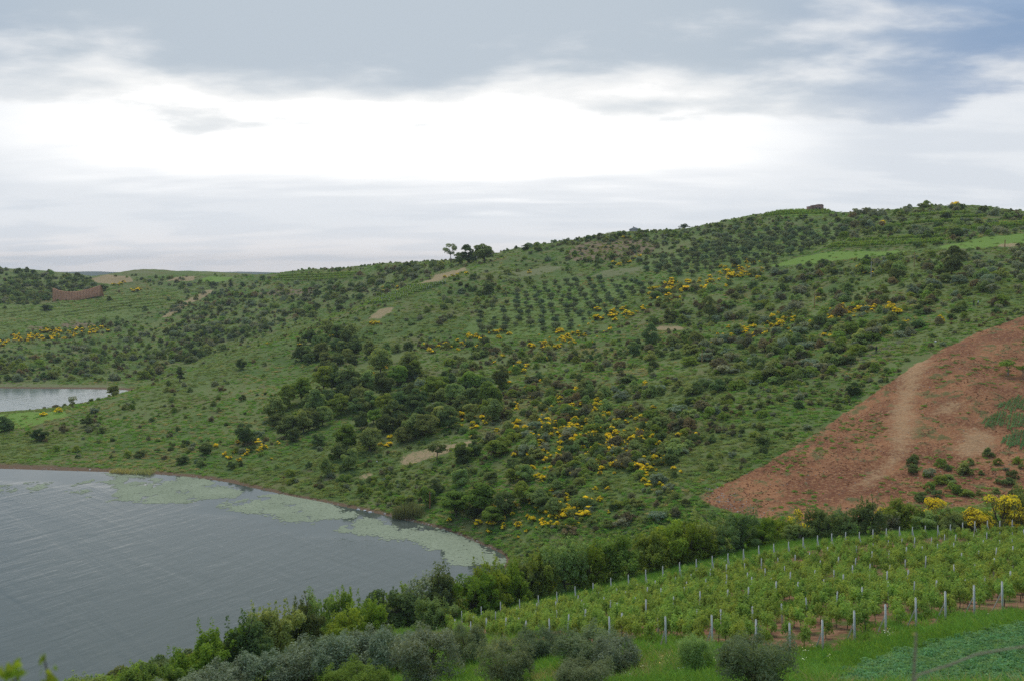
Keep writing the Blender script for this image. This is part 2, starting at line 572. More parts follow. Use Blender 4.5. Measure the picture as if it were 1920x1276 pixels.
# ------------------------------------------------------------------ zones of the ground (photo outlines cast on the land)
ZONES = {
    'red': [[(1310, 932), (1360, 905), (1450, 862), (1510, 826), (1560, 790), (1640, 735), (1700, 695), (1760, 658), (1840, 620), (1925, 592), (2060, 560),
             (2060, 950), (1925, 935), (1800, 950), (1640, 975), (1500, 985), (1420, 968), (1370, 958), (1330, 945)]],
    'track': [[(1700, 668), (1745, 662), (1735, 700), (1712, 745), (1716, 790), (1708, 830), (1680, 870), (1630, 905), (1600, 915), (1650, 880), (1676, 840), (1670, 790), (1685, 740), (1690, 700)],
              [(1745, 770), (1785, 752), (1810, 758), (1790, 772), (1750, 776)],
              [(1820, 800), (1870, 815), (1850, 850), (1800, 860), (1790, 840)]],
    'tan': [[(745, 866), (775, 846), (815, 836), (850, 832), (840, 848), (800, 860), (760, 872)],
            [(668, 896), (690, 884), (702, 886), (690, 897)],
            [(780, 534), (815, 516), (845, 508), (872, 502), (874, 507), (840, 520), (800, 537)],
            [(690, 598), (712, 580), (738, 575), (736, 584), (712, 598)],
            [(1228, 618), (1236, 611), (1282, 612), (1280, 619)],
            [(828, 836), (880, 825), (890, 832), (860, 842)],
            [(170, 523), (200, 515), (245, 519), (250, 529), (210, 533), (180, 530)],
            [(310, 527), (330, 520), (368, 517), (362, 527)],
            [(300, 596), (345, 565), (395, 541), (402, 545), (360, 568), (318, 594)],
            [(600, 898), (625, 888), (632, 893), (615, 901)],
            [(1870, 459), (1908, 456), (1908, 462), (1872, 464)]],
    'brown': [[(1062, 474), (1098, 454), (1180, 447), (1240, 456), (1218, 476), (1150, 486), (1078, 490)],
              [(482, 550), (520, 541), (590, 541), (606, 547), (545, 556), (495, 556)],
              [(112, 611), (130, 603), (175, 606), (180, 614), (140, 616)],
              [(50, 612), (90, 612), (118, 617), (90, 622), (55, 618)]],
    'lush': [[(1430, 500), (1500, 482), (1560, 472), (1640, 472), (1720, 468), (1680, 476), (1600, 485), (1520, 495)],
             [(1760, 462), (1830, 448), (1925, 437), (2000, 433), (2000, 458), (1925, 457), (1830, 466), (1780, 470)],
             [(-60, 777), (0, 776), (60, 772), (122, 770), (130, 778), (70, 796), (0, 806), (-60, 810)],
             [(1440, 402), (1480, 396), (1560, 396), (1550, 404), (1470, 408)],
             [(370, 526), (395, 518), (440, 520), (420, 528), (372, 528)]],
    'pale': [[(1105, 519), (1150, 504), (1222, 497), (1228, 504), (1180, 512), (1135, 521)],
             [(230, 516), (258, 507), (330, 507), (300, 512)],
             [(0, 718), (120, 720), (235, 722), (230, 731), (100, 727), (0, 726)],
             [(960, 512), (1020, 498), (1060, 500), (1030, 512), (975, 520)]],
    'crop': [[(1560, 1290), (1600, 1262), (1660, 1238), (1740, 1215), (1830, 1195), (1925, 1172), (2060, 1150), (2060, 1340), (1560, 1340)]],
    'orchard': [[(868, 620), (905, 585), (955, 558), (1010, 532), (1090, 524), (1180, 527), (1235, 540), (1180, 568), (1120, 602), (1070, 626), (1000, 630), (930, 634)],
                [(1235, 525), (1200, 503), (1260, 482), (1330, 456), (1400, 440), (1500, 430), (1590, 432), (1560, 456), (1500, 480), (1430, 500), (1350, 508), (1290, 520)]],
    'terrace': [[(-60, 568), (60, 572), (100, 570), (190, 552), (335, 541), (345, 566), (230, 596), (110, 610), (0, 628), (-60, 632)]],
    'path': [[(1520, 716), (1560, 694), (1600, 677), (1640, 658), (1690, 636), (1720, 622), (1724, 626), (1690, 643), (1650, 662), (1600, 686), (1560, 704), (1524, 722)]],
}
ZPOLY = {k: [ground_poly(p) for p in v] for k, v in ZONES.items()}
# vineyard laid out on the ground in metres: rows run from the near end posts down to the hedge
VU, VV = np.array((0.936, 0.352)), np.array((-0.19, 0.982))
V0 = np.array((16.9, 60.0))
ROW_GAP, ROW_LEN, ROW_IDS = 2.4, 60.5, range(-6, 38)
ROW_SKIP = {-6: 38.0, -5: 15.5, -4: 8.0, -3: 3.5, -2: 1.5}


def vine_row(i):
    s = V0 + VU * ROW_GAP * i
    ln = ROW_LEN + min(max(i - 8, 0), 20) * 0.15
    return s + VV * ROW_SKIP.get(i, 0.0), s + VV * ln


ZPOLY['vine'] = [[tuple(vine_row(i)[0] - VV * 1.3) for i in ROW_IDS] + [tuple(vine_row(i)[1] + VV * 0.6) for i in reversed(ROW_IDS)]]


def zone_dist(name, x, y):
    d = np.full(x.shape, -50.0)
    for poly in ZPOLY[name]:
        if len(poly) > 2:
            d = np.maximum(d, signed_dist(x, y, poly))
    return d


# ------------------------------------------------------------------ ground sheet
def build_ground():
    X, Y = FAN_X, FAN_Y
    x, y, z = X.ravel(), Y.ravel(), FAN_Z.ravel()
    nr, na = X.shape
    i = np.arange(nr * na).reshape(nr, na)
    F = np.stack([i[:-1, :-1], i[:-1, 1:], i[1:, 1:], i[1:, :-1]], -1).reshape(-1, 4)
    F = F[:, ::-1]
    me = arrays_mesh('ground', np.c_[x, y, z], F, [ground_mat()], smooth=True)
    for name in ZPOLY:
        a = me.attributes.new('z_' + name, 'FLOAT', 'POINT')
        a.data.foreach_set('value', np.clip(zone_dist(name, x, y), -6, 6).astype(np.float32))
    o = link('ground', me)
    tag(o, kind='structure')
    return o


def ground_mat():
    m, k, out = new_mat('ground')
    geo = k.node('ShaderNodeNewGeometry')
    pos = geo.outputs['Position']
    sep = k.node('ShaderNodeSeparateXYZ')
    k.link(pos, sep.inputs[0])
    n60 = k.noise(pos, 0.018, 4, 0.55)
    n12 = k.noise(pos, 0.09, 5, 0.6)
    n3 = k.noise(pos, 0.4, 5, 0.62)
    n1 = k.noise(pos, 1.7, 4, 0.6)
    nf = k.noise(pos, 6.0, 3, 0.6)
    g = k.mix(k.smooth(n12, 0.35, 0.65), (0.090, 0.148, 0.040), (0.142, 0.196, 0.058))
    g = k.mix(k.smooth(n60, 0.45, 0.62), g, (0.160, 0.200, 0.070))
    g = k.mix(k.math('MULTIPLY', k.smooth(n3, 0.52, 0.72), 0.6), g, (0.092, 0.122, 0.040))
    g = k.mix(k.math('MULTIPLY', k.smooth(k.math('ADD', n3, k.math('MULTIPLY', n12, 0.6)), 0.88, 1.02), 0.6), g, (0.21, 0.205, 0.10))
    g = k.mix(k.math('MULTIPLY', k.smooth(k.noise(pos, 0.045, 4, 0.6), 0.5, 0.66), 0.75), g, (0.165, 0.165, 0.068))
    g = k.mix(k.math('MULTIPLY', k.smooth(k.noise(pos, 0.15, 4, 0.65), 0.56, 0.70), 0.7), g, (0.150, 0.128, 0.070))
    jit = k.math('ADD', k.math('MULTIPLY', k.math('SUBTRACT', n3, 0.5), 5.0), k.math('MULTIPLY', k.math('SUBTRACT', n1, 0.5), 2.2))

    def zone(name, lo=-0.35, hi=0.35, j=1.0):
        return k.smooth(k.math('ADD', k.attr('z_' + name), k.math('MULTIPLY', jit, j)), lo, hi)
    g = k.mix(zone('lush', -0.8, 0.8), g, k.mix(n3, (0.145, 0.25, 0.045), (0.19, 0.29, 0.06)))
    g = k.mix(zone('pale', -0.8, 0.8), g, k.mix(n3, (0.16, 0.185, 0.085), (0.2, 0.21, 0.1)))
    g = k.mix(k.math('MULTIPLY', zone('orchard', -2.0, 2.0), 0.8), g, k.mix(n3, (0.12, 0.195, 0.05), (0.17, 0.24, 0.07)))
    g = k.mix(k.math('MULTIPLY', zone('terrace', -2.0, 2.0), 0.7), g, k.mix(n3, (0.125, 0.185, 0.05), (0.175, 0.225, 0.065)))
    # broken ground
    br = k.mix(n1, (0.17, 0.125, 0.08), (0.27, 0.205, 0.135))
    g = k.mix(k.math('MULTIPLY', zone('brown', -0.6, 0.6), k.smooth(n3, 0.30, 0.52)), g, br)
    tn = k.mix(n1, (0.30, 0.215, 0.115), (0.42, 0.33, 0.20))
    g = k.mix(k.math('MULTIPLY', zone('tan', -0.5, 0.5, 0.8), k.smooth(n1, 0.36, 0.50)), g, tn)
    # red tilled earth with pale clods, weeds coming through
    rs = k.mix(k.smooth(n12, 0.40, 0.60), (0.195, 0.082, 0.042), (0.325, 0.152, 0.074))
    rs = k.mix(k.math('MULTIPLY', k.smooth(n1, 0.46, 0.66), 0.75), rs, (0.40, 0.225, 0.110))
    rs = k.mix(k.math('MULTIPLY', k.smooth(nf, 0.60, 0.72), 0.55), rs, (0.50, 0.37, 0.24))
    rs = k.mix(k.math('MULTIPLY', k.smooth(n3, 0.5, 0.68), 0.5), rs, (0.15, 0.068, 0.042))
    rs = k.mix(k.math('MULTIPLY', zone('track', -1.8, 2.2, 1.7), 0.75), rs, k.mix(n1, (0.36, 0.21, 0.105), (0.50, 0.35, 0.20)))
    weed = k.smooth(k.math('ADD', k.math('MULTIPLY', n3, 0.75), k.math('MULTIPLY', n12, 0.5)), 0.655, 0.74)
    weed = k.math('MULTIPLY', weed, k.math('SUBTRACT', 1.0, zone('track', -1.6, 1.6, 0.9)))
    rs = k.mix(k.math('MULTIPLY', weed, 0.75), rs, (0.13, 0.15, 0.055))
    g = k.mix(zone('red', -0.25, 0.25, 0.6), g, rs)
    vs = k.mix(k.smooth(n1, 0.35, 0.65), (0.17, 0.085, 0.052), (0.28, 0.17, 0.10))
    vs = k.mix(k.math('MULTIPLY', k.smooth(n3, 0.48, 0.60), 0.85), vs, (0.075, 0.115, 0.03))
    g = k.mix(zone('vine', -0.3, 0.3, 0.3), g, vs)
    cr = k.mix(k.smooth(n1, 0.35, 0.65), (0.045, 0.10, 0.042), (0.075, 0.145, 0.06))
    g = k.mix(zone('crop', -0.3, 0.3, 0.2), g, cr)
    g = k.mix(k.math('MULTIPLY', zone('path', -0.2, 0.3, 0.2), 0.7), g, (0.085, 0.085, 0.06))
    # muddy rim of the reservoir
    zz = k.math('ADD', sep.outputs[2], k.math('MULTIPLY', k.math('SUBTRACT', n3, 0.5), 0.5))
    rim = k.smooth(zz, 0.42, 0.2)
    rim = k.math('MULTIPLY', rim, k.smooth(sep.outputs[1], 600, 500))
    mud = k.mix(n1, (0.10, 0.065, 0.042), (0.23, 0.16, 0.10))
    g = k.mix(rim, g, mud)
    b = k.node('ShaderNodeBsdfPrincipled')
    k.link(k.mix(k.smooth(nf, 0.3, 0.7), k.mix(1.0, g, (1.0, 0.95, 0.88), 'MULTIPLY'), k.mix(1.0, g, (1.46, 1.38, 1.26), 'MULTIPLY')), b.inputs['Base Color'])
    b.inputs['Roughness'].default_value = 0.95
    b.inputs['Specular IOR Level'].default_value = 0.1
    bp = k.node('ShaderNodeBump')
    bp.inputs['Strength'].default_value = 0.9
    bp.inputs['Distance'].default_value = 0.5
    k.link(k.math('ADD', k.math('MULTIPLY', n3, 1.2), k.math('MULTIPLY', n1, 0.6)), bp.inputs['Height'])
    k.link(bp.outputs[0], b.inputs['Normal'])
    k.link(b.outputs[0], out.inputs[0])
    return m


build_ground()


# ------------------------------------------------------------------ reservoir
def water_mat():
    m, k, out = new_mat('water')
    pos = k.node('ShaderNodeNewGeometry').outputs['Position']
    b = k.node('ShaderNodeBsdfPrincipled')
    big = k.noise(pos, 0.02, 3, 0.5)
    silt = k.attr('silt')
    c = k.mix(big, (0.092, 0.108, 0.086), (0.124, 0.140, 0.112))
    c = k.mix(silt, c, (0.20, 0.235, 0.20))
    k.link(c, b.inputs['Base Color'])
    b.inputs['IOR'].default_value = 1.333

    def turned(deg, sc):
        return k.mapping(k.mapping(pos, rot=(0, 0, R(deg))), scale=sc)
    wob = k.noise(turned(31, (0.60, 0.15, 1)), 1.0, 4, 0.55, 0.5)
    wob2 = k.noise(turned(27, (0.21, 0.055, 1)), 1.0, 3, 0.5, 0.6)
    chop = k.noise(turned(40, (1.5, 0.6, 1)), 1.0, 2, 0.6, 0.3)
    streak = k.noise(turned(-43, (0.11, 0.012, 1)), 1.0, 3, 0.55, 0.6)
    lee = k.attr('lee')
    amp = k.math('MULTIPLY', k.smooth(streak, 0.36, 0.66, 0.6, 1.0), k.smooth(lee, 0.0, 1.0, 1.0, 0.10))
    h = k.math('ADD', k.math("MULTIPLY", wob, 0.33), k.math('ADD', k.math('MULTIPLY', wob2, 0.55), k.math('MULTIPLY', chop, 0.08)))
    h = k.math('MULTIPLY', h, amp)
    bp = k.node('ShaderNodeBump')
    bp.inputs['Strength'].default_value = 0.5
    bp.inputs['Distance'].default_value = 0.5
    k.link(h, bp.inputs['Height'])
    k.link(bp.outputs[0], b.inputs['Normal'])
    k.link(k.smooth(lee, 0.0, 1.0, 0.15, 0.05), b.inputs['Roughness'])
    k.link(b.outputs[0], out.inputs[0])
    return m


def build_lake():
    xs = np.concatenate([np.linspace(-900, -150, 12)[:-1], np.linspace(-150, 70, 130)])
    ys = np.concatenate([np.linspace(40, 150, 12)[:-1], np.linspace(150, 310, 110), np.linspace(320, 520, 30)])
    X, Y = np.meshgrid(xs, ys)
    n, m_ = X.shape
    i = np.arange(n * m_).reshape(n, m_)
    F = np.stack([i[:-1, :-1], i[:-1, 1:], i[1:, 1:], i[1:, :-1]], -1).reshape(-1, 4)
    x, y = X.ravel(), Y.ravel()
    me = arrays_mesh('lake', np.c_[x, y, np.zeros_like(x)], F, [water_mat()])
    sh = np.array([on_level(*s)[:2] for s in SHORE])
    d = np.full(x.shape, 1e9)
    for (x0, y0), (x1, y1) in zip(sh[:-1], sh[1:]):
        vx, vy = x1 - x0, y1 - y0
        t = np.clip(((x - x0) * vx + (y - y0) * vy) / (vx * vx + vy * vy), 0, 1)
        d = np.minimum(d, np.hypot(x - x0 - t * vx, y - y0 - t * vy))
    # the water lies smooth in the lee of the hill, and is ruffled farther out; the far arm is silty
    lee = smoothstep(d + (fbm(x / 14, y / 14, 6, 3) - 0.5) * 22, 24, 9) * (y < 330)
    for nm, v in (('lee', lee), ('silt', (y > 340) * 1.0)):
        a = me.attributes.new(nm, 'FLOAT', 'POINT')
        a.data.foreach_set('value', v.astype(np.float32))
    tag(link('lake', me), kind='structure')


build_lake()


# ------------------------------------------------------------------ hills on the horizon
def build_hills():
    xs = np.linspace(-2600, 1200, 160)
    rows = []
    crest = 24 + 16 * fbm(xs / 260.0, xs * 0 + 3.3, 71, 4)
    prof = [(3400, 0.0), (3700, 0.45), (4000, 0.85), (4200, 1.0), (4450, 0.8), (4800, 0.0)]
    for yy, t in prof:
        rows.append(np.c_[xs, np.full_like(xs, yy) + 60 * np.sin(xs / 300), -60 + (crest + 60) * t])
    V = np.concatenate(rows)
    n = len(xs)
    F = [(r * n + i, r * n + i + 1, (r + 1) * n + i + 1, (r + 1) * n + i) for r in range(len(prof) - 1) for i in range(n - 1)]
    me = arrays_mesh('hills', V, F, [simple_mat('far_hill', (0.09, 0.115, 0.07), 0.95, 0.4, 0.01)], smooth=True)
    tag(link('hills', me), kind='structure')


build_hills()

# ------------------------------------------------------------------ plants: building blocks
rng = np.random.default_rng(7)


def unit(v):
    return v / np.maximum(np.linalg.norm(v, axis=-1, keepdims=True), 1e-9)


def leaves(g, clumps, n, size, width=0.55, flat=0.5, lower=-0.35, shell=(0.55, 1.08), jitter=0.35):
    """n rhombic leaves (or leafy sprays) on the shells of clumps (x, y, z, r[, squash]); returns verts, quads, tint"""
    C = np.asarray(clumps, float)
    w = C[:, 3] ** 2
    idx = g.choice(len(C), n, p=w / w.sum())
    d = unit(g.normal(size=(n, 3)))
    d[:, 2] = np.where(d[:, 2] < lower, -d[:, 2], d[:, 2])
    rr = C[idx, 3] * g.uniform(shell[0], shell[1], n) ** 0.6
    sq = C[idx, 4] if C.shape[1] > 4 else np.ones(n)
    c = C[idx, :3] + d * rr[:, None] * np.c_[np.ones(n), np.ones(n), sq]
    nrm = unit(d * flat + g.normal(size=(n, 3)) * jitter + np.array((0, 0, 0.25)))
    t = unit(np.cross(nrm, g.normal(size=(n, 3))))
    b = np.cross(nrm, t)
    s = size * g.uniform(0.6, 1.35, n)
    L, W = (t * s[:, None] * 0.5), (b * (s * width)[:, None] * 0.5)
    V = np.stack([c - L, c + W, c + L, c - W], 1).reshape(-1, 3)
    F = np.arange(4 * n).reshape(n, 4)
    ct = g.uniform(0, 1, len(C))[idx]
    tint = np.clip(ct * 0.6 + g.uniform(0, 0.45, n), 0, 1)
    return V, F, np.repeat(tint, 4)


def tube(path, radii, sides=6):
    P = np.asarray(path, float)
    n = len(P)
    T = unit(np.gradient(P, axis=0))
    ref = np.array((0.0, 1.0, 0.0)) if abs(T[0][1]) < 0.9 else np.array((1.0, 0, 0))
    N = unit(np.cross(T, ref))
    B = np.cross(T, N)
    a = np.linspace(0, 2 * np.pi, sides, endpoint=False)
    ring = np.cos(a)[None, :, None] * N[:, None] + np.sin(a)[None, :, None] * B[:, None]
    V = (P[:, None] + ring * np.asarray(radii, float)[:, None, None]).reshape(-1, 3)
    F = []
    for i in range(n - 1):
        for j in range(sides):
            k = (j + 1) % sides
            F.append((i * sides + j, i * sides + k, (i + 1) * sides + k, (i + 1) * sides + j))
    return V, np.array(F)


def merge(parts):
    """join (V, F[, tint]) pieces"""
    Vs, Fs, Ts, o = [], [], [], 0
    for p in parts:
        V, F = p[0], p[1]
        Vs.append(V)
        Fs.append(np.asarray(F) + o)
        Ts.append(p[2] if len(p) > 2 else np.full(len(V), 0.5))
        o += len(V)
    return np.concatenate(Vs), np.concatenate(Fs), np.concatenate(Ts)


def box(cx, cy, z0, sx, sy, sz, top=1.0):
    x, y = sx / 2, sy / 2
    V = [(cx - x, cy - y, z0), (cx + x, cy - y, z0), (cx + x, cy + y, z0), (cx - x, cy + y, z0)]
    V += [(cx + (a - cx) * top, cy + (b - cy) * top, z0 + sz) for a, b, _ in V]
    F = [(3, 2, 1, 0), (4, 5, 6, 7), (0, 1, 5, 4), (1, 2, 6, 5), (2, 3, 7, 6), (3, 0, 4, 7)]
    return np.array(V, float), np.array(F)


def clump_set(g, n, rx, rz, z0, cr, mode='round'):
    """clump centres filling a crown: 'round' ellipsoid, 'dome' half ellipsoid, 'tall' pointed"""
    out = []
    while len(out) < n:
        d = unit(g.normal(size=3))
        q = g.uniform(0.35, 1.0) ** 0.5
        p = d * q
        if mode == 'dome':
            p[2] = abs(p[2])
        taper = 1.0
        if mode == 'tall':
            taper = 1.0 - 0.55 * (p[2] * 0.5 + 0.5)
        r = cr * g.uniform(0.65, 1.25)
        out.append((p[0] * (rx - r * 0.6) * taper, p[1] * (rx - r * 0.6) * taper, z0 + p[2] * (rz - r * 0.5), r, g.uniform(0.7, 0.95)))
    return out


def limbs(g, clumps, h0, r0, n=5, lean=0.12):
    """a tapered trunk that forks into limbs reaching for the clumps"""
    top = np.array((g.normal() * lean, g.normal() * lean, h0))
    parts = [tube([(0, 0, -0.25), (0, 0, 0.02), top * 0.5 + np.array((g.normal() * lean * 0.5, g.normal() * lean * 0.5, 0)), top], [r0 * 1.5, r0 * 1.15, r0 * 0.85, r0 * 0.7], 7)]
    C = sorted(clumps, key=lambda c: -c[2])
    pick = [C[int(i * len(C) / n)] for i in range(n)]
    for c in pick:
        e = np.array(c[:3])
        mid = top * 0.5 + e * 0.5 + g.normal(size=3) * 0.12 * np.linalg.norm(e - top)
        parts.append(tube([top * 0.96, mid, e], [r0 * 0.55, r0 * 0.34, r0 * 0.10], 5))
    return merge(parts)


# foliage colours (real reflectances)
M = {
    'dark': leaf_mat('leaf_dark', (0.125, 0.165, 0.062), (0.080, 0.112, 0.042), hue=0.32),
    'mid': leaf_mat('leaf_mid', (0.200, 0.245, 0.085), (0.135, 0.175, 0.060), hue=0.28),
    'fresh': leaf_mat('leaf_fresh', (0.190, 0.250, 0.052), (0.110, 0.158, 0.034), hue=0.2),
    'lime': leaf_mat('leaf_lime', (0.190, 0.255, 0.036), (0.105, 0.155, 0.026), hue=0.2, transl=0.32),
    'grey': leaf_mat('leaf_grey', (0.205, 0.230, 0.140), (0.130, 0.155, 0.088), hue=0.18, sheen=0.04),
    'olive': leaf_mat('leaf_olive', (0.205, 0.250, 0.150), (0.110, 0.150, 0.080), hue=0.12, transl=0.2, sheen=0.05),
    'orchard': leaf_mat('leaf_orchard', (0.150, 0.188, 0.105), (0.096, 0.128, 0.070), hue=0.14),
    'brown': leaf_mat('leaf_brown', (0.175, 0.160, 0.088), (0.120, 0.108, 0.062), hue=0.2),
    'vine': leaf_mat('leaf_vine', (0.235, 0.310, 0.075), (0.125, 0.190, 0.045), hue=0.14, transl=0.36),
    'grass': leaf_mat('leaf_grass', (0.205, 0.255, 0.084), (0.150, 0.195, 0.062), hue=0.18),
    'bankgrass': leaf_mat('leaf_bank', (0.135, 0.245, 0.042), (0.085, 0.165, 0.030), hue=0.15),
    'dry': leaf_mat('leaf_dry', (0.300, 0.285, 0.140), (0.220, 0.220, 0.100), hue=0.12),
    'lushgrass': leaf_mat('leaf_lush', (0.160, 0.275, 0.055), (0.112, 0.205, 0.042), hue=0.12),
    'clover': leaf_mat('leaf_clover', (0.150, 0.270, 0.125), (0.085, 0.165, 0.072), hue=0.12),
    'broom': leaf_mat('leaf_broom', (0.135, 0.140, 0.048), (0.085, 0.085, 0.038), hue=0.2),
    'blossom': leaf_mat('blossom_yellow', (0.73, 0.61, 0.040), (0.57, 0.45, 0.025), hue=0.14, transl=0.25, shift=0.2),
    'daisy': leaf_mat('petal_white', (0.75, 0.75, 0.70), (0.65, 0.65, 0.6), hue=0.05),
    'bark': simple_mat('bark', (0.12, 0.095, 0.072), 0.95, 0.4, 4.0, 0.5),
    'paletrunk': simple_mat('pale_bark', (0.30, 0.27, 0.22), 0.95, 0.3, 4.0, 0.5),
    'weed': leaf_mat('leaf_waterweed', (0.340, 0.370, 0.250), (0.240, 0.270, 0.175), hue=0.0, transl=0.05, shift=0.0),
    'reed': leaf_mat('leaf_reed', (0.16, 0.18, 0.085), (0.10, 0.12, 0.06), hue=0.15),
}


def proto_shrub(g, mat, rx=1.25, h=1.5, n=1100, size=0.27, cl=16):
    C = clump_set(g, cl, rx, h, 0.12 * h, rx * 0.36, 'dome')
    V, F, T = leaves(g, C, n, size)
    V[:, 2] = np.maximum(V[:, 2], -0.05)
    fol = arrays_mesh('foliage', V, F, [M[mat]], T)
    st = []
    for i in range(5):
        c = C[i]
        st.append(tube([(g.normal() * 0.08, g.normal() * 0.08, -0.2), (c[0] * 0.45, c[1] * 0.45, c[2] * 0.5), (c[0] * 0.9, c[1] * 0.9, c[2])], [0.05, 0.035, 0.012], 5))
    V, F, T = merge(st)
    return arrays_mesh('stems', V, F, [M['bark']], T), fol


def proto_broom(g, rx=1.15, h=1.45):
    C = clump_set(g, 13, rx, h, 0.15 * h, rx * 0.36, 'dome')
    V, F, T = leaves(g, C, 700, 0.30, 0.3, 0.3)
    fol = arrays_mesh('foliage', V, F, [M['broom']], T)
    top = [c for c in C if c[2] > 0.30 * h] or C[:4]
    keep = [c for c in top if g.random() < 0.85] or top
    V, F, T = leaves(g, [(c[0] * 1.06, c[1] * 1.06, c[2] + 0.08, c[3] * 0.9, 0.8) for c in keep], 620, 0.22, 0.8, 0.7, lower=0.0, shell=(0.8, 1.15))
    bl = arrays_mesh('blossoms', V, F, [M['blossom']], T)
    st = []
    for i in range(7):
        c = C[i]
        st.append(tube([(g.normal() * 0.1, g.normal() * 0.1, -0.2), (c[0] * 0.5, c[1] * 0.5, c[2] * 0.55), (c[0] * 0.95, c[1] * 0.95, c[2])], [0.04, 0.025, 0.01], 4))
    V, F, T = merge(st)
    return arrays_mesh('stems', V, F, [M['bark']], T), fol, bl


def proto_tree(g, mat, rx=2.5, h=5.5, n=1500, size=0.34, cl=20, mode='round', foot=0.05, trunk=0.16, width=0.55, bark='bark', cr=0.36, nl=7):
    rz = h * (1 - foot) / 2
    C = clump_set(g, cl, rx, rz, h * foot + rz, rx * cr, mode)
    V, F, T = leaves(g, C, n, size, width)
    V[:, 2] = np.maximum(V[:, 2], 0.05)
    crown = arrays_mesh('crown', V, F, [M[mat]], T)
    V, F, T = limbs(g, C, h * (foot + 0.14), trunk, nl)
    return arrays_mesh('trunk', V, F, [M[bark]], T), crown


def proto_bush_tree(g, mat, rx=2.5, h=5.0, n=9000, size=0.25, width=0.45):
    """hedgerow tree: leafy to the ground, small clumps, upright shoots breaking the outline"""
    C = []
    lobes = [(g.normal() * rx * 0.35, g.normal() * rx * 0.35, g.uniform(0.55, 1.0)) for _ in range(5)]
    for _ in range(80):
        lx, ly, lh = lobes[g.integers(5)]
        t = g.uniform(0.04, 1.0)
        w = rx * 0.62 * (1 - 0.75 * max(0, t - 0.35)) * g.uniform(0.5, 1.0)
        a = g.uniform(0, 6.28)
        C.append((lx + math.cos(a) * w, ly + math.sin(a) * w, t * h * 0.86 * lh, rx * g.uniform(0.11, 0.2), g.uniform(0.8, 1.3)))
    for _ in range(34):
        lx, ly, lh = lobes[g.integers(5)]
        a, w = g.uniform(0, 6.28), rx * g.uniform(0, 0.45)
        C.append((lx + math.cos(a) * w, ly + math.sin(a) * w, h * lh * g.uniform(0.72, 0.98), rx * g.uniform(0.05, 0.09), g.uniform(2.5, 4.5)))
    V, F, T = leaves(g, C, n, size, width, 0.35, lower=-0.8, shell=(0.4, 1.15))
    V[:, 2] = np.maximum(V[:, 2], 0.03)
    crown = arrays_mesh('crown', V, F, [M[mat]], T)
    V, F, T = limbs(g, C, h * 0.2, 0.14, 8)
    return arrays_mesh('trunk', V, F, [M['bark']], T), crown


def proto_orchard(g, mat='orchard'):
    """small clipped olive seen from far"""
    C = clump_set(g, 16, 1.5, 1.15, 1.28, 0.52, 'round') + [(0, 0, 1.25, 1.0, 0.9)]
    V, F, T = leaves(g, C, 1250, 0.32, 0.5)
    V[:, 2] = np.maximum(V[:, 2], 0.12)
    crown = arrays_mesh('crown', V, F, [M[mat]], T)
    V, F, T = limbs(g, C, 0.5, 0.13, 4, 0.05)
    return arrays_mesh('trunk', V, F, [M['bark']], T), crown


def proto_blades(g, mat, n=26, h=0.45, spread=0.35, w=0.05, lean=0.5):
    base = np.c_[g.normal(size=(n, 2)) * spread, np.full(n, -0.04)]
    d = unit(np.c_[g.normal(size=(n, 2)) * lean, np.ones(n)])
    hh = h * g.uniform(0.5, 1.25, n)[:, None]
    side = unit(np.cross(d, g.normal(size=(n, 3)))) * w
    mid = base + d * hh * 0.55
    tip = base + d * hh + np.c_[d[:, :2] * hh * 0.35, np.zeros(n)]
    V = np.stack([base - side * 0.6, base + side * 0.6, mid + side, mid - side, tip + side * 0.15, tip - side * 0.15], 1).reshape(-1, 3)
    i = np.arange(n)[:, None] * 6
    F = np.concatenate([i + np.array([[0, 1, 2, 3]]), i + np.array([[3, 2, 4, 5]])])
    return arrays_mesh('tuft', V, F, [M[mat]], np.repeat(g.uniform(0, 1, n), 6))


def proto_cushion(g, mat, r=0.6, h=0.22, n=150, size=0.2):
    C = [(g.normal() * r * 0.5, g.normal() * r * 0.5, h * 0.25, r * g.uniform(0.5, 0.8), h / r) for _ in range(4)]
    V, F, T = leaves(g, C, n, size, 0.5, 0.4, lower=0.0)
    return arrays_mesh('cushion', V, F, [M[mat]], T)


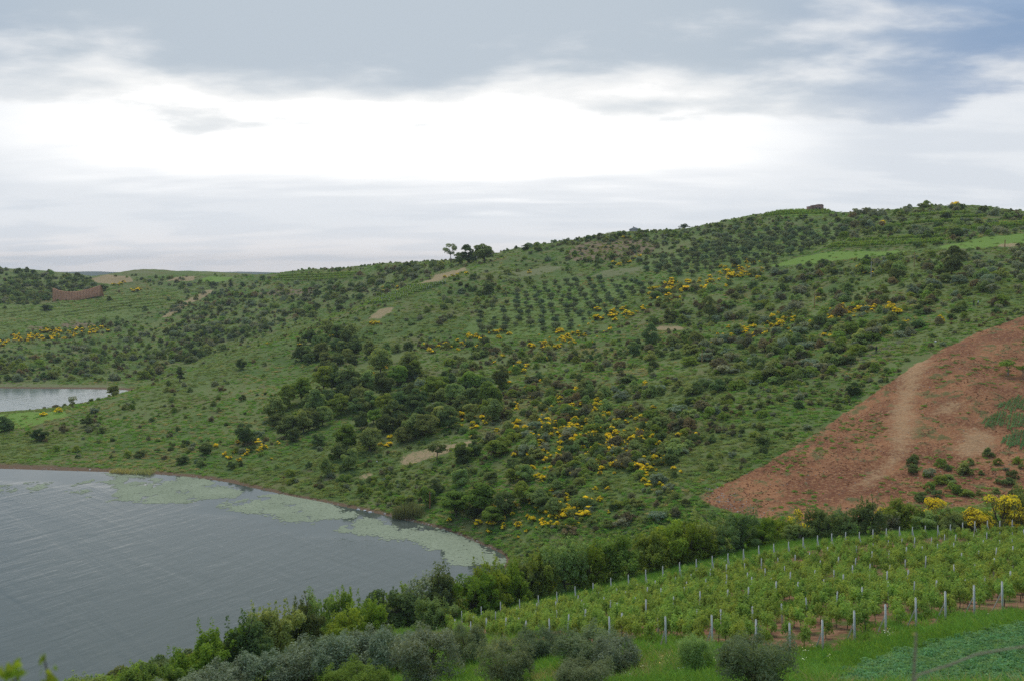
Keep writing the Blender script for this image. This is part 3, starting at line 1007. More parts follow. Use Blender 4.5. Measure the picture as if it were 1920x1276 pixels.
# ------------------------------------------------------------------ masses nobody could count: instances on points
def scatter(name, label, pts, meshes, scl, kind='stuff', tilt=0.0, pick=None, rotz=None):
    pts = np.asarray(pts, float)
    n = len(pts)
    g = np.random.default_rng(len(name) * 13 + n)
    me = bpy.data.meshes.new(name)
    me.vertices.add(n)
    me.vertices.foreach_set('co', pts.astype(np.float32).ravel())
    rot = np.zeros((n, 3), np.float32)
    rot[:, 2] = g.uniform(0, 2 * np.pi, n) if rotz is None else rotz
    rot[:, :2] = g.normal(size=(n, 2)) * tilt
    a = me.attributes.new('rot', 'FLOAT_VECTOR', 'POINT')
    a.data.foreach_set('vector', rot.ravel())
    a = me.attributes.new('scl', 'FLOAT', 'POINT')
    a.data.foreach_set('value', np.broadcast_to(np.asarray(scl, np.float32), (n,)).copy())
    a = me.attributes.new('idx', 'INT', 'POINT')
    a.data.foreach_set('value', (g.integers(0, len(meshes), n) if pick is None else np.asarray(pick)).astype(np.int32))
    o = link(name, me)
    tag(o, label, None, None, kind)
    ng = bpy.data.node_groups.new(name, 'GeometryNodeTree')
    ng.interface.new_socket('Geometry', in_out='INPUT', socket_type='NodeSocketGeometry')
    ng.interface.new_socket('Geometry', in_out='OUTPUT', socket_type='NodeSocketGeometry')
    k = NT(ng)
    gi, go = k.node('NodeGroupInput'), k.node('NodeGroupOutput')
    inst = k.node('GeometryNodeInstanceOnPoints')
    k.link(gi.outputs[0], inst.inputs['Points'])
    if len(meshes) > 1:
        join = k.node('GeometryNodeJoinGeometry')
        for m in meshes:
            src = bpy.data.objects.new('source_' + name, m)
            oi = k.node('GeometryNodeObjectInfo')
            oi.inputs['Object'].default_value = src
            oi.inputs['As Instance'].default_value = True
            k.link(oi.outputs['Geometry'], join.inputs[0])
        k.link(join.outputs[0], inst.inputs['Instance'])
        inst.inputs['Pick Instance'].default_value = True

        def named(nm, typ):
            nd = k.node('GeometryNodeInputNamedAttribute', data_type=typ)
            nd.inputs['Name'].default_value = nm
            return nd.outputs['Attribute']
        k.link(named('idx', 'INT'), inst.inputs['Instance Index'])
    else:
        def named(nm, typ):
            nd = k.node('GeometryNodeInputNamedAttribute', data_type=typ)
            nd.inputs['Name'].default_value = nm
            return nd.outputs['Attribute']
        src = bpy.data.objects.new('source_' + name, meshes[0])
        oi = k.node('GeometryNodeObjectInfo')
        oi.inputs['Object'].default_value = src
        oi.inputs['As Instance'].default_value = True
        k.link(oi.outputs['Geometry'], inst.inputs['Instance'])
    e2r = k.node('FunctionNodeEulerToRotation')
    k.link(named('rot', 'FLOAT_VECTOR'), e2r.inputs[0])
    k.link(e2r.outputs[0], inst.inputs['Rotation'])
    k.link(named('scl', 'FLOAT'), inst.inputs['Scale'])
    k.link(inst.outputs[0], go.inputs[0])
    md = o.modifiers.new('scatter', 'NODES')
    md.node_group = ng
    return o


# ------------------------------------------------------------------ words for labels
_ORD = ('first second third fourth fifth sixth seventh eighth ninth tenth eleventh twelfth thirteenth fourteenth fifteenth sixteenth seventeenth eighteenth nineteenth').split()
_TENS = {2: 'twent', 3: 'thirt', 4: 'fort', 5: 'fift', 6: 'sixt', 7: 'sevent', 8: 'eight', 9: 'ninet'}


def ordinal(n):
    if n < 20:
        return _ORD[n - 1]
    t, u = divmod(n, 10)
    return _TENS[t] + ('ieth' if u == 0 else 'y-' + _ORD[u - 1]) if n < 100 else 'hundredth'


LANDMARKS = [
    (1785, 490, 'the big round dark tree'), (1633, 506, 'the pale pole'), (1527, 562, 'the thin ochre pole'), (1316, 668, 'the short ochre pole'),
    (1643, 656, 'the lone walker'), (1830, 567, 'the two walkers'), (1320, 935, 'the tip of the red field'), (1560, 790, 'the edge of the red field'),
    (1255, 614, 'the small red scar'), (1330, 572, 'the tall dark tree in mid-slope'), (937, 702, 'the dark round tree'), (800, 850, 'the bare earth patch'),
    (806, 935, 'the rust-red post'), (640, 660, 'the dark mid-slope thicket'), (720, 770, 'the slope wood'), (880, 480, 'the hilltop trees'),
    (915, 538, 'the lone round bush'), (715, 588, 'the bare red bank'), (1150, 465, 'the brown field'), (1165, 510, 'the pale meadow'),
    (1200, 432, 'the grey-roofed house'), (1533, 387, 'the brick hut'), (1500, 486, 'the meadow strip'), (1850, 452, 'the upper meadow'),
    (75, 812, 'the dark spur bush'), (337, 702, 'the dark spur cypress'), (213, 732, 'the tree by the far water'), (143, 548, 'the ribbed red bank'),
    (545, 548, 'the far brown field'), (350, 565, 'the long earth scar'), (1110, 800, 'the great broom patch'), (1385, 508, 'the upper broom bank'),
    (960, 580, 'the lower orchard'), (1400, 470, 'the upper orchard'), (250, 884, 'the shore reeds'), (480, 905, 'the bend in the shore'),
    (640, 950, 'the pebbly shore'), (1000, 960, 'the mouth of the gully'), (1450, 610, 'the slope broom'), (1640, 580, 'the big yellow bushes'),
    (1700, 560, 'the grassy hollow'), (110, 620, 'the far broom band'), (1150, 640, 'the slope glade'), (1480, 700, 'the pale-trunked orchard'),
    (830, 530, 'the little pole vineyard'), (1220, 625, 'the pair of dark trees'), (1060, 640, 'the middle broom strip')]


def rank_labels(objs, pix, words_of, noun_group):
    """one label each: which landmark the plant is nearest to, on which side, and its rank among its like there"""
    cells = {}
    L = np.array([(a, b) for a, b, _ in LANDMARKS], float)
    for i, (px, py) in enumerate(pix):
        d = np.hypot((L[:, 0] - px), (L[:, 1] - py) * 1.6)
        j = int(d.argmin())
        dx, dy = px - L[j, 0], (py - L[j, 1]) * 1.6
        side = ('right of' if dx > 0 else 'left of') if abs(dx) > abs(dy) else ('below' if dy > 0 else 'above')
        cells.setdefault((words_of[i], j, side), []).append((d[j], i))
    for (w, j, side), lst in cells.items():
        lst.sort()
        for r, (_, i) in enumerate(lst):
            where = f'{side} {LANDMARKS[j][2]}'
            objs[i]['label'] = f'{w} {where}' if len(lst) == 1 else (f'{w} nearest to {where}'.replace('nearest to', 'closest of those') if r == 0 else f'{w}, {ordinal(r + 1)} closest of those {where}')
            objs[i]['group'] = noun_group


# small things that no bush may hide: pixel, half width, room above and below the foot
KEEP_CLEAR = [(1830, 574, 12, 14, 12), (1643, 661, 9, 14, 10), (1633, 521, 7, 26, 7), (1527, 578, 7, 26, 7), (1316, 680, 7, 20, 7), (806, 952, 8, 28, 7), (1714, 500, 7, 24, 7), (1884, 463, 7, 10, 6), (1038, 820, 6, 14, 6), (1533, 398, 16, 6, 6)]


def hides_small(px, py):
    px, py = np.asarray(px, float), np.asarray(py, float)
    bad = np.zeros(px.shape, bool)
    for cx, cy, hw, up, dn in KEEP_CLEAR:
        bad |= (np.abs(px - cx) < hw + 8) & (py > cy - 2) & (py < cy + dn + 10)
    return bad


def copy_thing(root, name, loc, rotz=0.0, scale=1.0):
    """a copy of a thing with copies of its parts"""
    c = root.copy()
    c.name = name
    COL.objects.link(c)
    c.location = loc
    c.rotation_euler = (0, 0, rotz)
    c.scale = scale if isinstance(scale, tuple) else (scale,) * 3
    for ch in KIDS.get(root.name, ()):
        q = ch.copy()
        COL.objects.link(q)
        q.parent = c
    return c


KIDS = {}


def make_proto(root_name, root_mesh, parts):
    """a prototype that is not yet in the scene: root (mesh or None for an Empty) with part meshes"""
    o = bpy.data.objects.new(root_name, root_mesh)
    KIDS[o.name] = [bpy.data.objects.new(nm, me) for nm, me in parts]
    return o


def pick_pixels(g, poly, n, mind=0.0):
    """n random photo pixels inside an outline, cast on the ground"""
    xs, ys = [p[0] for p in poly], [p[1] for p in poly]
    out, tries = [], 0
    while len(out) < n and tries < 60:
        q = np.c_[g.uniform(min(xs), max(xs), n * 2), g.uniform(min(ys), max(ys), n * 2)]
        q = q[in_poly(q[:, 0], q[:, 1], poly)]
        for a in q:
            if mind and any((a[0] - b[0]) ** 2 + ((a[1] - b[1]) * 1.5) ** 2 < mind * mind for b in out):
                continue
            out.append(a)
            if len(out) >= n:
                break
        tries += 1
    out = np.array(out)
    gr = ground_at(out[:, 0], out[:, 1])
    ok = ~np.isnan(gr[:, 0])
    return out[ok], gr[ok]

# ------------------------------------------------------------------ prototypes
PG = np.random.default_rng(101)
ORCH, ORCH_GREY = [], []
for _i in range(10):
    _t, _c = proto_orchard(PG, 'orchard' if _i < 6 else 'grey')
    (ORCH if _i < 6 else ORCH_GREY).append(make_proto('olive_tree', None, [('trunk', _t), ('crown', _c)]))
SHR = {}
for _m in ('mid', 'dark', 'grey', 'brown', 'fresh'):
    SHR[_m] = []
    for _ in range(4):
        _s, _f = proto_shrub(PG, _m)
        SHR[_m].append(make_proto('shrub', _s, [('foliage', _f)]))
BRO = []
for _ in range(7):
    _s, _f, _b = proto_broom(PG)
    BRO.append(make_proto('broom_shrub', _s, [('foliage', _f), ('blossoms', _b)]))
TRE = {}
for _m in ('dark', 'mid', 'fresh'):
    TRE[_m] = []
    for _ in range(4):
        _t, _c = proto_tree(PG, _m, n=4300, size=0.44, cl=24)
        TRE[_m].append(make_proto('hillside_tree', None, [('trunk', _t), ('crown', _c)]))
_t, _c = proto_tree(PG, 'dark', rx=1.3, h=5.5, n=2600, size=0.40, cl=16, mode='tall', foot=0.10)
TRE['cypress'] = [make_proto('hillside_tree', None, [('trunk', _t), ('crown', _c)])]
_t, _c = proto_tree(PG, 'grey', rx=2.4, h=5.0, n=900, size=0.40, cl=13, foot=0.3, cr=0.30, nl=10, trunk=0.13)
TRE['sparse'] = [make_proto('hillside_tree', None, [('trunk', _t), ('crown', _c)])]
_t, _c = proto_tree(PG, 'dark', rx=2.4, h=5.0, n=1500, size=0.40, cl=13, foot=0.3, cr=0.30, nl=9, trunk=0.15)
TRE['darksparse'] = [make_proto('hillside_tree', None, [('trunk', _t), ('crown', _c)])]
_t, _c = proto_tree(PG, 'fresh', rx=1.6, h=3.2, n=800, size=0.30, cl=10, foot=0.32, cr=0.34, nl=8, trunk=0.10, bark='paletrunk')
TRE['young'] = [make_proto('hillside_tree', None, [('trunk', _t), ('crown', _c)])]
PIXW = FPX   # photo pixels per metre at one metre


def g3(px, py):
    q = ground_at([px], [py])[0]
    return None if np.isnan(q[0]) else q


def seated(q, sink=0.0):
    return (float(q[0]), float(q[1]), float(q[2]) - sink)


# ------------------------------------------------------------------ planted olive orchards
def orchard(pix, du, dv, ang, name_words, kinds, group, scale, jit=0.8, skip=0.10, seed=1):
    g = np.random.default_rng(seed)
    poly = ground_poly(pix)
    xs, ys = np.array([p[0] for p in poly]), np.array([p[1] for p in poly])
    c = np.array((xs.mean(), ys.mean()))
    u, v = np.array((math.cos(ang), math.sin(ang))), np.array((-math.sin(ang), math.cos(ang)))
    rows = []
    for j in range(-40, 41):
        row = []
        for i in range(-60, 61):
            p = c + u * du * (i + 0.5 * (j % 2)) + v * dv * j + g.normal(size=2) * jit
            if g.random() < skip or not in_poly(np.array([p[0]]), np.array([p[1]]), poly)[0]:
                continue
            row.append(p)
        if row:
            rows.append(row)
    n = 0
    for j, row in enumerate(rows):
        row = sorted(row, key=lambda p: p[0] / p[1])
        for i, p in enumerate(row):
            z = float(hgt(p[0], p[1]))
            s = scale * g.uniform(0.68, 1.22)
            o = copy_thing(kinds[g.integers(len(kinds))], 'olive_tree', (p[0], p[1], z), g.uniform(0, 6.28), (s, s, s * g.uniform(0.85, 1.05)))
            tag(o, f'{name_words[0]} olive tree, {ordinal(i + 1)} from left in {ordinal(j + 1)} row up of {name_words[1]}', 'olive tree', group)
            n += 1
    return n


N_OL = orchard([(868, 620), (905, 585), (955, 558), (1010, 532), (1090, 524), (1180, 527), (1235, 540), (1180, 568), (1120, 602), (1070, 626), (1000, 630), (930, 634)],
               5.4, 10.5, R(-14), ('small round', 'the lower orchard'), ORCH, 'olives of the lower orchard', 1.25, seed=3)
N_OL += orchard([(1235, 525), (1200, 503), (1260, 482), (1330, 456), (1400, 440), (1500, 430), (1590, 432), (1560, 456), (1500, 480), (1430, 500), (1350, 508), (1290, 520)],
                5.2, 8.5, R(-20), ('bushy grey-green', 'the upper orchard'), ORCH, 'olives of the upper orchard', 1.62, seed=4)
N_OL += orchard([(1805, 486), (1925, 470), (1925, 556), (1870, 556), (1810, 530)],
                6.0, 9.0, R(5), ('silvery', 'the far-right grove'), ORCH_GREY, 'olives of the right-hand grove', 1.4, seed=5)

# ------------------------------------------------------------------ trees one by one
# base pixel x, y, width, height, kind, label
TREES = [
    (845, 494, 30, 38, 'sparse', 'thin open-crowned tree, leftmost of the hilltop trees'),
    (861, 495, 22, 22, 'dark', 'low dark tree between the open tree and the middle hilltop tree'),
    (877, 494, 36, 36, 'dark', 'dark round tree in the middle of the hilltop trees'),
    (893, 494, 11, 26, 'cypress', 'narrow dark cypress between the two big hilltop trees'),
    (908, 493, 43, 38, 'dark', 'biggest dark broad tree, rightmost of the hilltop trees'),
    (1785, 516, 52, 56, 'dark', 'big round dark tree alone below the upper meadow'),
    (1330, 596, 36, 42, 'dark', 'tall dark tree in mid-slope below the upper broom bank'),
    (1255, 602, 27, 26, 'dark', 'round dark tree just above the small red earth scar'),
    (1220, 652, 34, 48, 'dark', 'taller of the paired dark trees below the red scar'),
    (1188, 668, 28, 30, 'dark', 'shorter of the paired dark trees below the red scar'),
    (937, 728, 38, 48, 'dark', 'dark round tree standing alone among broom in mid-slope'),
    (915, 550, 27, 25, 'dark', 'round dark bushy tree alone above the lower orchard'),
    (820, 863, 38, 38, 'darksparse', 'dark small tree beside the bare earth patch'),
    (337, 716, 19, 32, 'cypress', 'dark narrow cypress standing on the grassy spur'),
    (453, 692, 20, 21, 'dark', 'small dark round tree on the crest of the grassy spur'),
    (75, 825, 32, 23, 'dark', 'dark round bush low on the spur by the lake'),
    (8, 808, 44, 30, 'dark', 'dark spreading bush at the left edge beside the meadow'),
    (137, 765, 22, 24, 'sparse', 'thin grey tree by the near end of the far water'),
    (213, 743, 24, 24, 'mid', 'leafy tree where the spur meets the far water'),
    (462, 832, 40, 42, 'dark', 'dark full tree on the grass left of the slope wood'),
    (384, 851, 30, 24, 'dark', 'dark round bush above the bend in the shore'),
    (264, 856, 22, 15, 'dark', 'small dark bush low above the shore reeds'),
    (342, 869, 24, 17, 'dark', 'dark squat bush nearest to the shore bend'),
    (163, 798, 24, 19, 'dark', 'dark bush high on the left spur above the shore'),
    (613, 891, 30, 44, 'mid', 'upright green tree nearest the shore below the slope wood'),
    (655, 879, 36, 46, 'mid', 'conical green tree beside the bare patch by the shore'),
    (868, 872, 32, 42, 'dark', 'dark tree just right of the bare earth patch'),
    (868, 897, 26, 30, 'mid', 'lower green tree below the bare earth patch'),
    (800, 948, 34, 40, 'fresh', 'light green tree crowding the rust-red post'),
    (855, 968, 60, 50, 'fresh', 'broad bright green tree right of the rust-red post'),
    (900, 960, 64, 62, 'fresh', 'large bright green tree above the gully mouth'),
    (925, 985, 46, 38, 'fresh', 'bright green tree low at the gully mouth'),
    (930, 856, 50, 34, 'fresh', 'yellow-green spreading tree above the gully'),
    (1283, 433, 23, 14, 'darksparse', 'small round tree on the skyline right of the grey-roofed house'),
    (1384, 404, 10, 8, 'darksparse', 'tiny left tree of two on the open skyline'),
    (1404, 402, 9, 8, 'darksparse', 'tiny right tree of two on the open skyline'),
    (1340, 418, 16, 10, 'sparse', 'thin pale tree on the skyline slope'),
    (1356, 414, 14, 12, 'sparse', 'feathery pale tree higher on the skyline slope'),
    (1564, 397, 15, 11, 'dark', 'dark tree just right of the brick hut'),
    (1581, 396, 12, 13, 'dark', 'second dark tree right of the brick hut'),
    (1549, 396, 14, 7, 'mid', 'low tree touching the brick hut'),
    (1715, 386, 14, 12, 'dark', 'dark round tree on the summit of the hill'),
    (1775, 414, 22, 18, 'dark', 'dark tree on the upper terraces'),
    (1730, 390, 22, 10, 'mid', 'low spreading tree on the summit beside the dark one'),
    (1845, 400, 20, 16, 'dark', 'dark tree where the summit drops to the right'),
    (1625, 497, 16, 20, 'dark', 'slim dark tree left of the pale pole'),
    (1600, 740, 30, 26, 'dark', 'dark low tree beside the edge of the red field'),
    (985, 470, 20, 12, 'dark', 'dark bush on the skyline left of the brown field'),
    (398, 538, 14, 11, 'dark', 'far round tree at the top of the long earth scar'),
    (432, 539, 11, 16, 'cypress', 'far pointed tree at the top of the long earth scar'),
    (455, 538, 14, 10, 'dark', 'far squat tree right of the pointed one'),
    (86, 581, 26, 11, 'dark', 'far dark bush on the left terraces'),
    (205, 564, 13, 9, 'dark', 'far dark bush on the terraces below the ribbed bank'),
    (195, 545, 16, 12, 'dark', 'dark tree at the right end of the ribbed bank'),
    (1890, 702, 44, 30, 'young', 'small pale-trunked tree on the red field, beside the crop rows'),
    (1918, 704, 30, 22, 'young', 'young tree at the right edge of the red field'),
    (1497, 734, 24, 24, 'young', 'pale-trunked fruit tree, rightmost below the dim path'),
    (1364, 770, 26, 26, 'young', 'pale-trunked fruit tree, middle of three on the slope'),
    (1308, 768, 24, 24, 'young', 'pale-trunked fruit tree, leftmost of three on the slope'),
    (1432, 735, 22, 22, 'young', 'pale-trunked fruit tree, highest of those on the slope'),
]


def put_tree(px, py, w, h, kind, label, group=None, seed=0, name='hillside_tree'):
    q = g3(px, py)
    if q is None:
        return None
    d = q[1]
    g = np.random.default_rng(int(px * 7 + py * 3) + seed)
    pr = TRE[kind][g.integers(len(TRE[kind]))]
    base = {'cypress': (2.3, 5.5), 'young': (3.3, 3.3), 'sparse': (4.6, 5.0), 'darksparse': (4.6, 5.0)}.get(kind, (5.0, 5.6))
    sx, sz = w * d / PIXW / base[0], h * d / PIXW / base[1]
    o = copy_thing(pr, name, seated(q, 0.1), g.uniform(0, 6.28), (sx, sx, sz))
    tag(o, label, 'tree', group)
    return o


for t_ in TREES:
    put_tree(*t_)

# woods on the slope
WOODS = [([(558, 660), (590, 632), (640, 622), (700, 632), (705, 672), (680, 692), (610, 700), (570, 690)], 26, (20, 34), 'the mid-slope thicket', ('dark', 'dark', 'mid')),
         ([(495, 800), (540, 762), (600, 735), (680, 700), (760, 692), (850, 720), (935, 742), (925, 792), (850, 802), (770, 832), (705, 850), (650, 862), (570, 850), (500, 832)], 74, (28, 50),
          'the slope wood', ('dark', 'mid', 'mid', 'fresh', 'dark')),
         ([(760, 905), (830, 870), (900, 830), (990, 870), (1040, 930), (1050, 990), (980, 1000), (900, 985), (840, 955)], 20, (26, 46), 'the gully thicket', ('mid', 'fresh', 'dark', 'mid'))]
for _wi, (poly, n, (w0, w1), words_, kinds) in enumerate(WOODS):
    _g = np.random.default_rng(40 + _wi)
    px_, gr_ = pick_pixels(_g, poly, n, 11)
    bands = {}
    for i, (a, q) in enumerate(zip(px_, gr_)):
        k_ = kinds[_g.integers(len(kinds))]
        w_ = _g.uniform(w0, w1)
        o = put_tree(a[0], a[1], w_, w_ * _g.uniform(0.85, 1.15), k_, 'x', 'trees of ' + words_, i)
        if o:
            bands.setdefault((k_, int((a[1] - min(p[1] for p in poly)) // 45)), []).append((a[0], o))
    colour = {'dark': 'dark green', 'mid': 'green', 'fresh': 'light green'}
    for (k_, b_), lst in bands.items():
        lst.sort(key=lambda t: t[0])
        for r_, (_, o) in enumerate(lst):
            o['label'] = f'{colour[k_]} tree, {ordinal(r_ + 1)} from left in {ordinal(b_ + 1)} tier of {words_}'

# ------------------------------------------------------------------ where the far vine rows run
def row_points(lines, gap, g, jit=0.15):
    out = []
    for line in lines:
        px = np.array([p[0] for p in line], float)
        py = np.array([p[1] for p in line], float)
        t = np.linspace(0, 1, 60)
        s = np.linspace(0, 1, len(px))
        q = ground_at(np.interp(t, s, px), np.interp(t, s, py))
        q = q[~np.isnan(q[:, 0])]
        for a, b in zip(q[:-1], q[1:]):
            L = np.hypot(*(b - a)[:2])
            if L > 40:
                continue
            for u in np.arange(0, L, gap):
                p = a + (b - a) * (u / L)
                out.append((p[0] + g.normal() * jit, p[1] + g.normal() * jit, 0))
    P = np.array(out)
    P[:, 2] = hgt(P[:, 0], P[:, 1])
    return P


LINES = [[(1552, 467), (1650, 463), (1765, 458)], [(1560, 463), (1650, 459), (1768, 454)], [(1590, 455), (1690, 450), (1780, 447)], [(1752, 436), (1840, 431), (1925, 424)], [(1756, 433), (1840, 428), (1925, 421)],
         [(1660, 428), (1720, 422), (1770, 418)], [(1770, 419), (1840, 416)], [(1705, 408), (1760, 404), (1820, 402)], [(1770, 412), (1850, 409)],
         [(1436, 404), (1490, 401), (1560, 400)], [(1446, 402), (1490, 399), (1556, 398)], [(1456, 400), (1500, 397.5), (1550, 397)], [(1430, 407), (1490, 404), (1556, 403)],
         [(510, 524), (590, 522), (660, 518)], [(520, 520), (600, 517), (670, 514)], [(530, 528), (600, 526), (650, 523)]]
VINE_PTS = row_points(LINES, 1.0, np.random.default_rng(70))

# ------------------------------------------------------------------ wild shrubs
SHRUB_AREAS = [  # outline, how many, width in metres, colour weights (mid, dark, grey, brown, fresh)
    ([(700, 650), (1000, 640), (1330, 650), (1330, 800), (1250, 900), (1050, 900), (900, 830), (760, 760)], 620, (1.9, 5.2), (5, 3, 2, 3, 2)),
    ([(1180, 560), (1500, 500), (1900, 520), (1900, 570), (1700, 640), (1500, 720), (1330, 740), (1250, 640)], 600, (2.2, 6.4), (4, 3, 3, 2, 2)),
    ([(1590, 405), (1700, 386), (1920, 400), (1920, 436), (1700, 470), (1600, 470), (1560, 430)], 230, (2.7, 7.2), (3, 3, 5, 1, 1)),
    ([(1290, 432), (1420, 405), (1600, 402), (1560, 430), (1400, 440), (1250, 470), (1240, 448)], 150, (2.2, 5.2), (3, 3, 5, 0, 1)),
    ([(240, 722), (330, 690), (470, 640), (600, 590), (760, 530), (900, 490), (760, 500), (560, 560), (400, 610), (300, 660)], 330, (2.4, 7.2), (3, 5, 2, 1, 1)),
    ([(480, 520), (620, 508), (830, 492), (830, 520), (640, 580), (420, 640), (300, 640), (400, 560)], 420, (2.4, 6.5), (3, 3, 5, 1, 1)),
    ([(0, 505), (180, 522), (180, 545), (60, 575), (0, 585)], 330, (3.0, 8.0), (2, 6, 1, 0, 0)),
    ([(0, 655), (220, 630), (420, 640), (300, 700), (220, 716), (0, 714)], 330, (2.2, 6.1), (4, 2, 3, 2, 2)),
    ([(180, 515), (480, 518), (470, 560), (330, 640), (120, 640), (230, 570), (330, 540)], 240, (2.4, 6.1), (3, 4, 3, 1, 1)),
    ([(40, 800), (250, 745), (470, 670), (690, 590), (700, 640), (560, 720), (500, 780), (500, 880), (250, 870), (20, 860)], 200, (1.2, 3.5), (4, 3, 3, 1, 2)),
    ([(900, 500), (1060, 470), (1240, 440), (1240, 475), (1200, 500), (1000, 530), (900, 600), (760, 620), (800, 570)], 200, (1.8, 4.9), (4, 3, 3, 1, 1)),
    ([(960, 462), (1240, 432), (1290, 436), (1230, 452), (1080, 455), (980, 480)], 90, (2.4, 5.5), (2, 4, 4, 0, 0)),
    ([(1000, 860), (1200, 840), (1300, 900), (1310, 950), (1250, 985), (1050, 1000)], 190, (1.6, 4.3), (4, 3, 2, 3, 2)),
    ([(1330, 720), (1560, 620), (1800, 580), (1900, 570), (1900, 588), (1680, 690), (1500, 820), (1330, 915)], 150, (1.2, 3.2), (5, 3, 2, 1, 2)),
    ([(480, 880), (620, 860), (740, 880), (780, 930), (760, 960), (620, 935), (500, 905)], 60, (1.2, 2.9), (4, 1, 1, 0, 4)),
    ([(1720, 830), (1920, 860), (1920, 930), (1740, 950), (1690, 920)], 45, (1.2, 3.2), (4, 2, 1, 0, 4)),
    ([(1400, 500), (1700, 480), (1800, 480), (1800, 520), (1500, 520)], 90, (2.2, 5.5), (4, 3, 3, 1, 2)),
    ([(-420, 505), (0, 505), (0, 590), (-420, 600)], 260, (3.0, 8.0), (2, 5, 2, 0, 1)),
    ([(-420, 640), (0, 640), (0, 712), (-420, 712)], 130, (2.0, 6.0), (4, 2, 3, 2, 2)),
    ([(1920, 410), (2300, 430), (2300, 560), (1920, 560)], 160, (2.0, 6.0), (4, 3, 3, 1, 2)),
    ([(0, 585), (200, 560), (330, 545), (300, 590), (150, 640), (0, 650)], 50, (2.0, 4.3), (4, 3, 1, 0, 1)),
]
KEYS = ('mid', 'dark', 'grey', 'brown', 'fresh')
all_s = []
for _i, (poly, n, (w0, w1), wt) in enumerate(SHRUB_AREAS):
    _g = np.random.default_rng(200 + _i)
    px_, gr_ = pick_pixels(_g, poly, n)
    cl = fbm(gr_[:, 0] / 22, gr_[:, 1] / 22, 77, 2)
    wt = np.array(wt, float) / sum(wt)
    for a, q, c in zip(px_, gr_, cl):
        if q[2] < 0.6 or (c < 0.36 and _g.random() < 0.75):
            continue
        w_ = w0 + (w1 - w0) * _g.random() ** 1.8
        all_s.append((w_ * PIXW / q[1], a[0], a[1], q, w_, KEYS[_g.choice(5, p=wt)], _g.uniform(0, 6.28), _g.uniform(0.6, 1.1)))
_zr = zone_dist('red', np.array([s[3][0] for s in all_s]), np.array([s[3][1] for s in all_s]))
_zo = np.maximum(zone_dist('orchard', np.array([s[3][0] for s in all_s]), np.array([s[3][1] for s in all_s])), zone_dist('terrace', np.array([s[3][0] for s in all_s]), np.array([s[3][1] for s in all_s])))
_zl = np.maximum(zone_dist('lush', np.array([s[3][0] for s in all_s]), np.array([s[3][1] for s in all_s])), zone_dist('pale', np.array([s[3][0] for s in all_s]), np.array([s[3][1] for s in all_s])))
_pts = np.array([s[3][:2] for s in all_s])
_dv = np.min(np.hypot(_pts[:, None, 0] - VINE_PTS[None, ::4, 0], _pts[:, None, 1] - VINE_PTS[None, ::4, 1]), 1)
all_s = [s for i_, (s, a, b, c, d) in enumerate(zip(all_s, _zr, _zl, _zo, _dv)) if (a < -0.5 or s[2] > 820) and b < -1.0 and (c < 0 or i_ % 9 == 0) and d > 4.5 and not hides_small(s[1], s[2])]
all_s.sort(key=lambda s: -s[0])
inside = [s for s in all_s if 2 < s[1] < 1918]
solo = inside[:300]
solo_ids = {id(s) for s in solo}
CW = {'mid': 'green', 'dark': 'dark green', 'grey': 'grey-green', 'brown': 'brownish', 'fresh': 'light green'}
objs, pixs, wrds = [], [], []
for s in solo:
    _, px, py, q, w_, key, rz, hz = s
    pr = SHR[key][int(px) % len(SHR[key])]
    sc = w_ / 2.5
    o = copy_thing(pr, 'shrub', seated(q, 0.05), rz, (sc * (0.8 + 0.5 * (px % 1)), sc * (1.25 - 0.45 * (px % 1)), sc * hz))
    o['category'] = 'shrub'
    objs.append(o)
    pixs.append((px, py))
    wrds.append(('low ' if hz < 0.78 else 'rounded ') + CW[key] + ' shrub')
rank_labels(objs, pixs, wrds, 'wild shrubs on the hillside')
rest = [s for s in all_s if id(s) not in solo_ids]
for key in KEYS:
    rs = [s for s in rest if s[5] == key]
    if rs:
        scatter('distant_shrubbery', f'distant small {CW[key]} shrubs spread over the hillsides', [seated(s[3], 0.05) for s in rs], [KIDS[p.name][0].data for p in SHR[key]], [s[4] / 2.5 for s in rs], tilt=0.06)

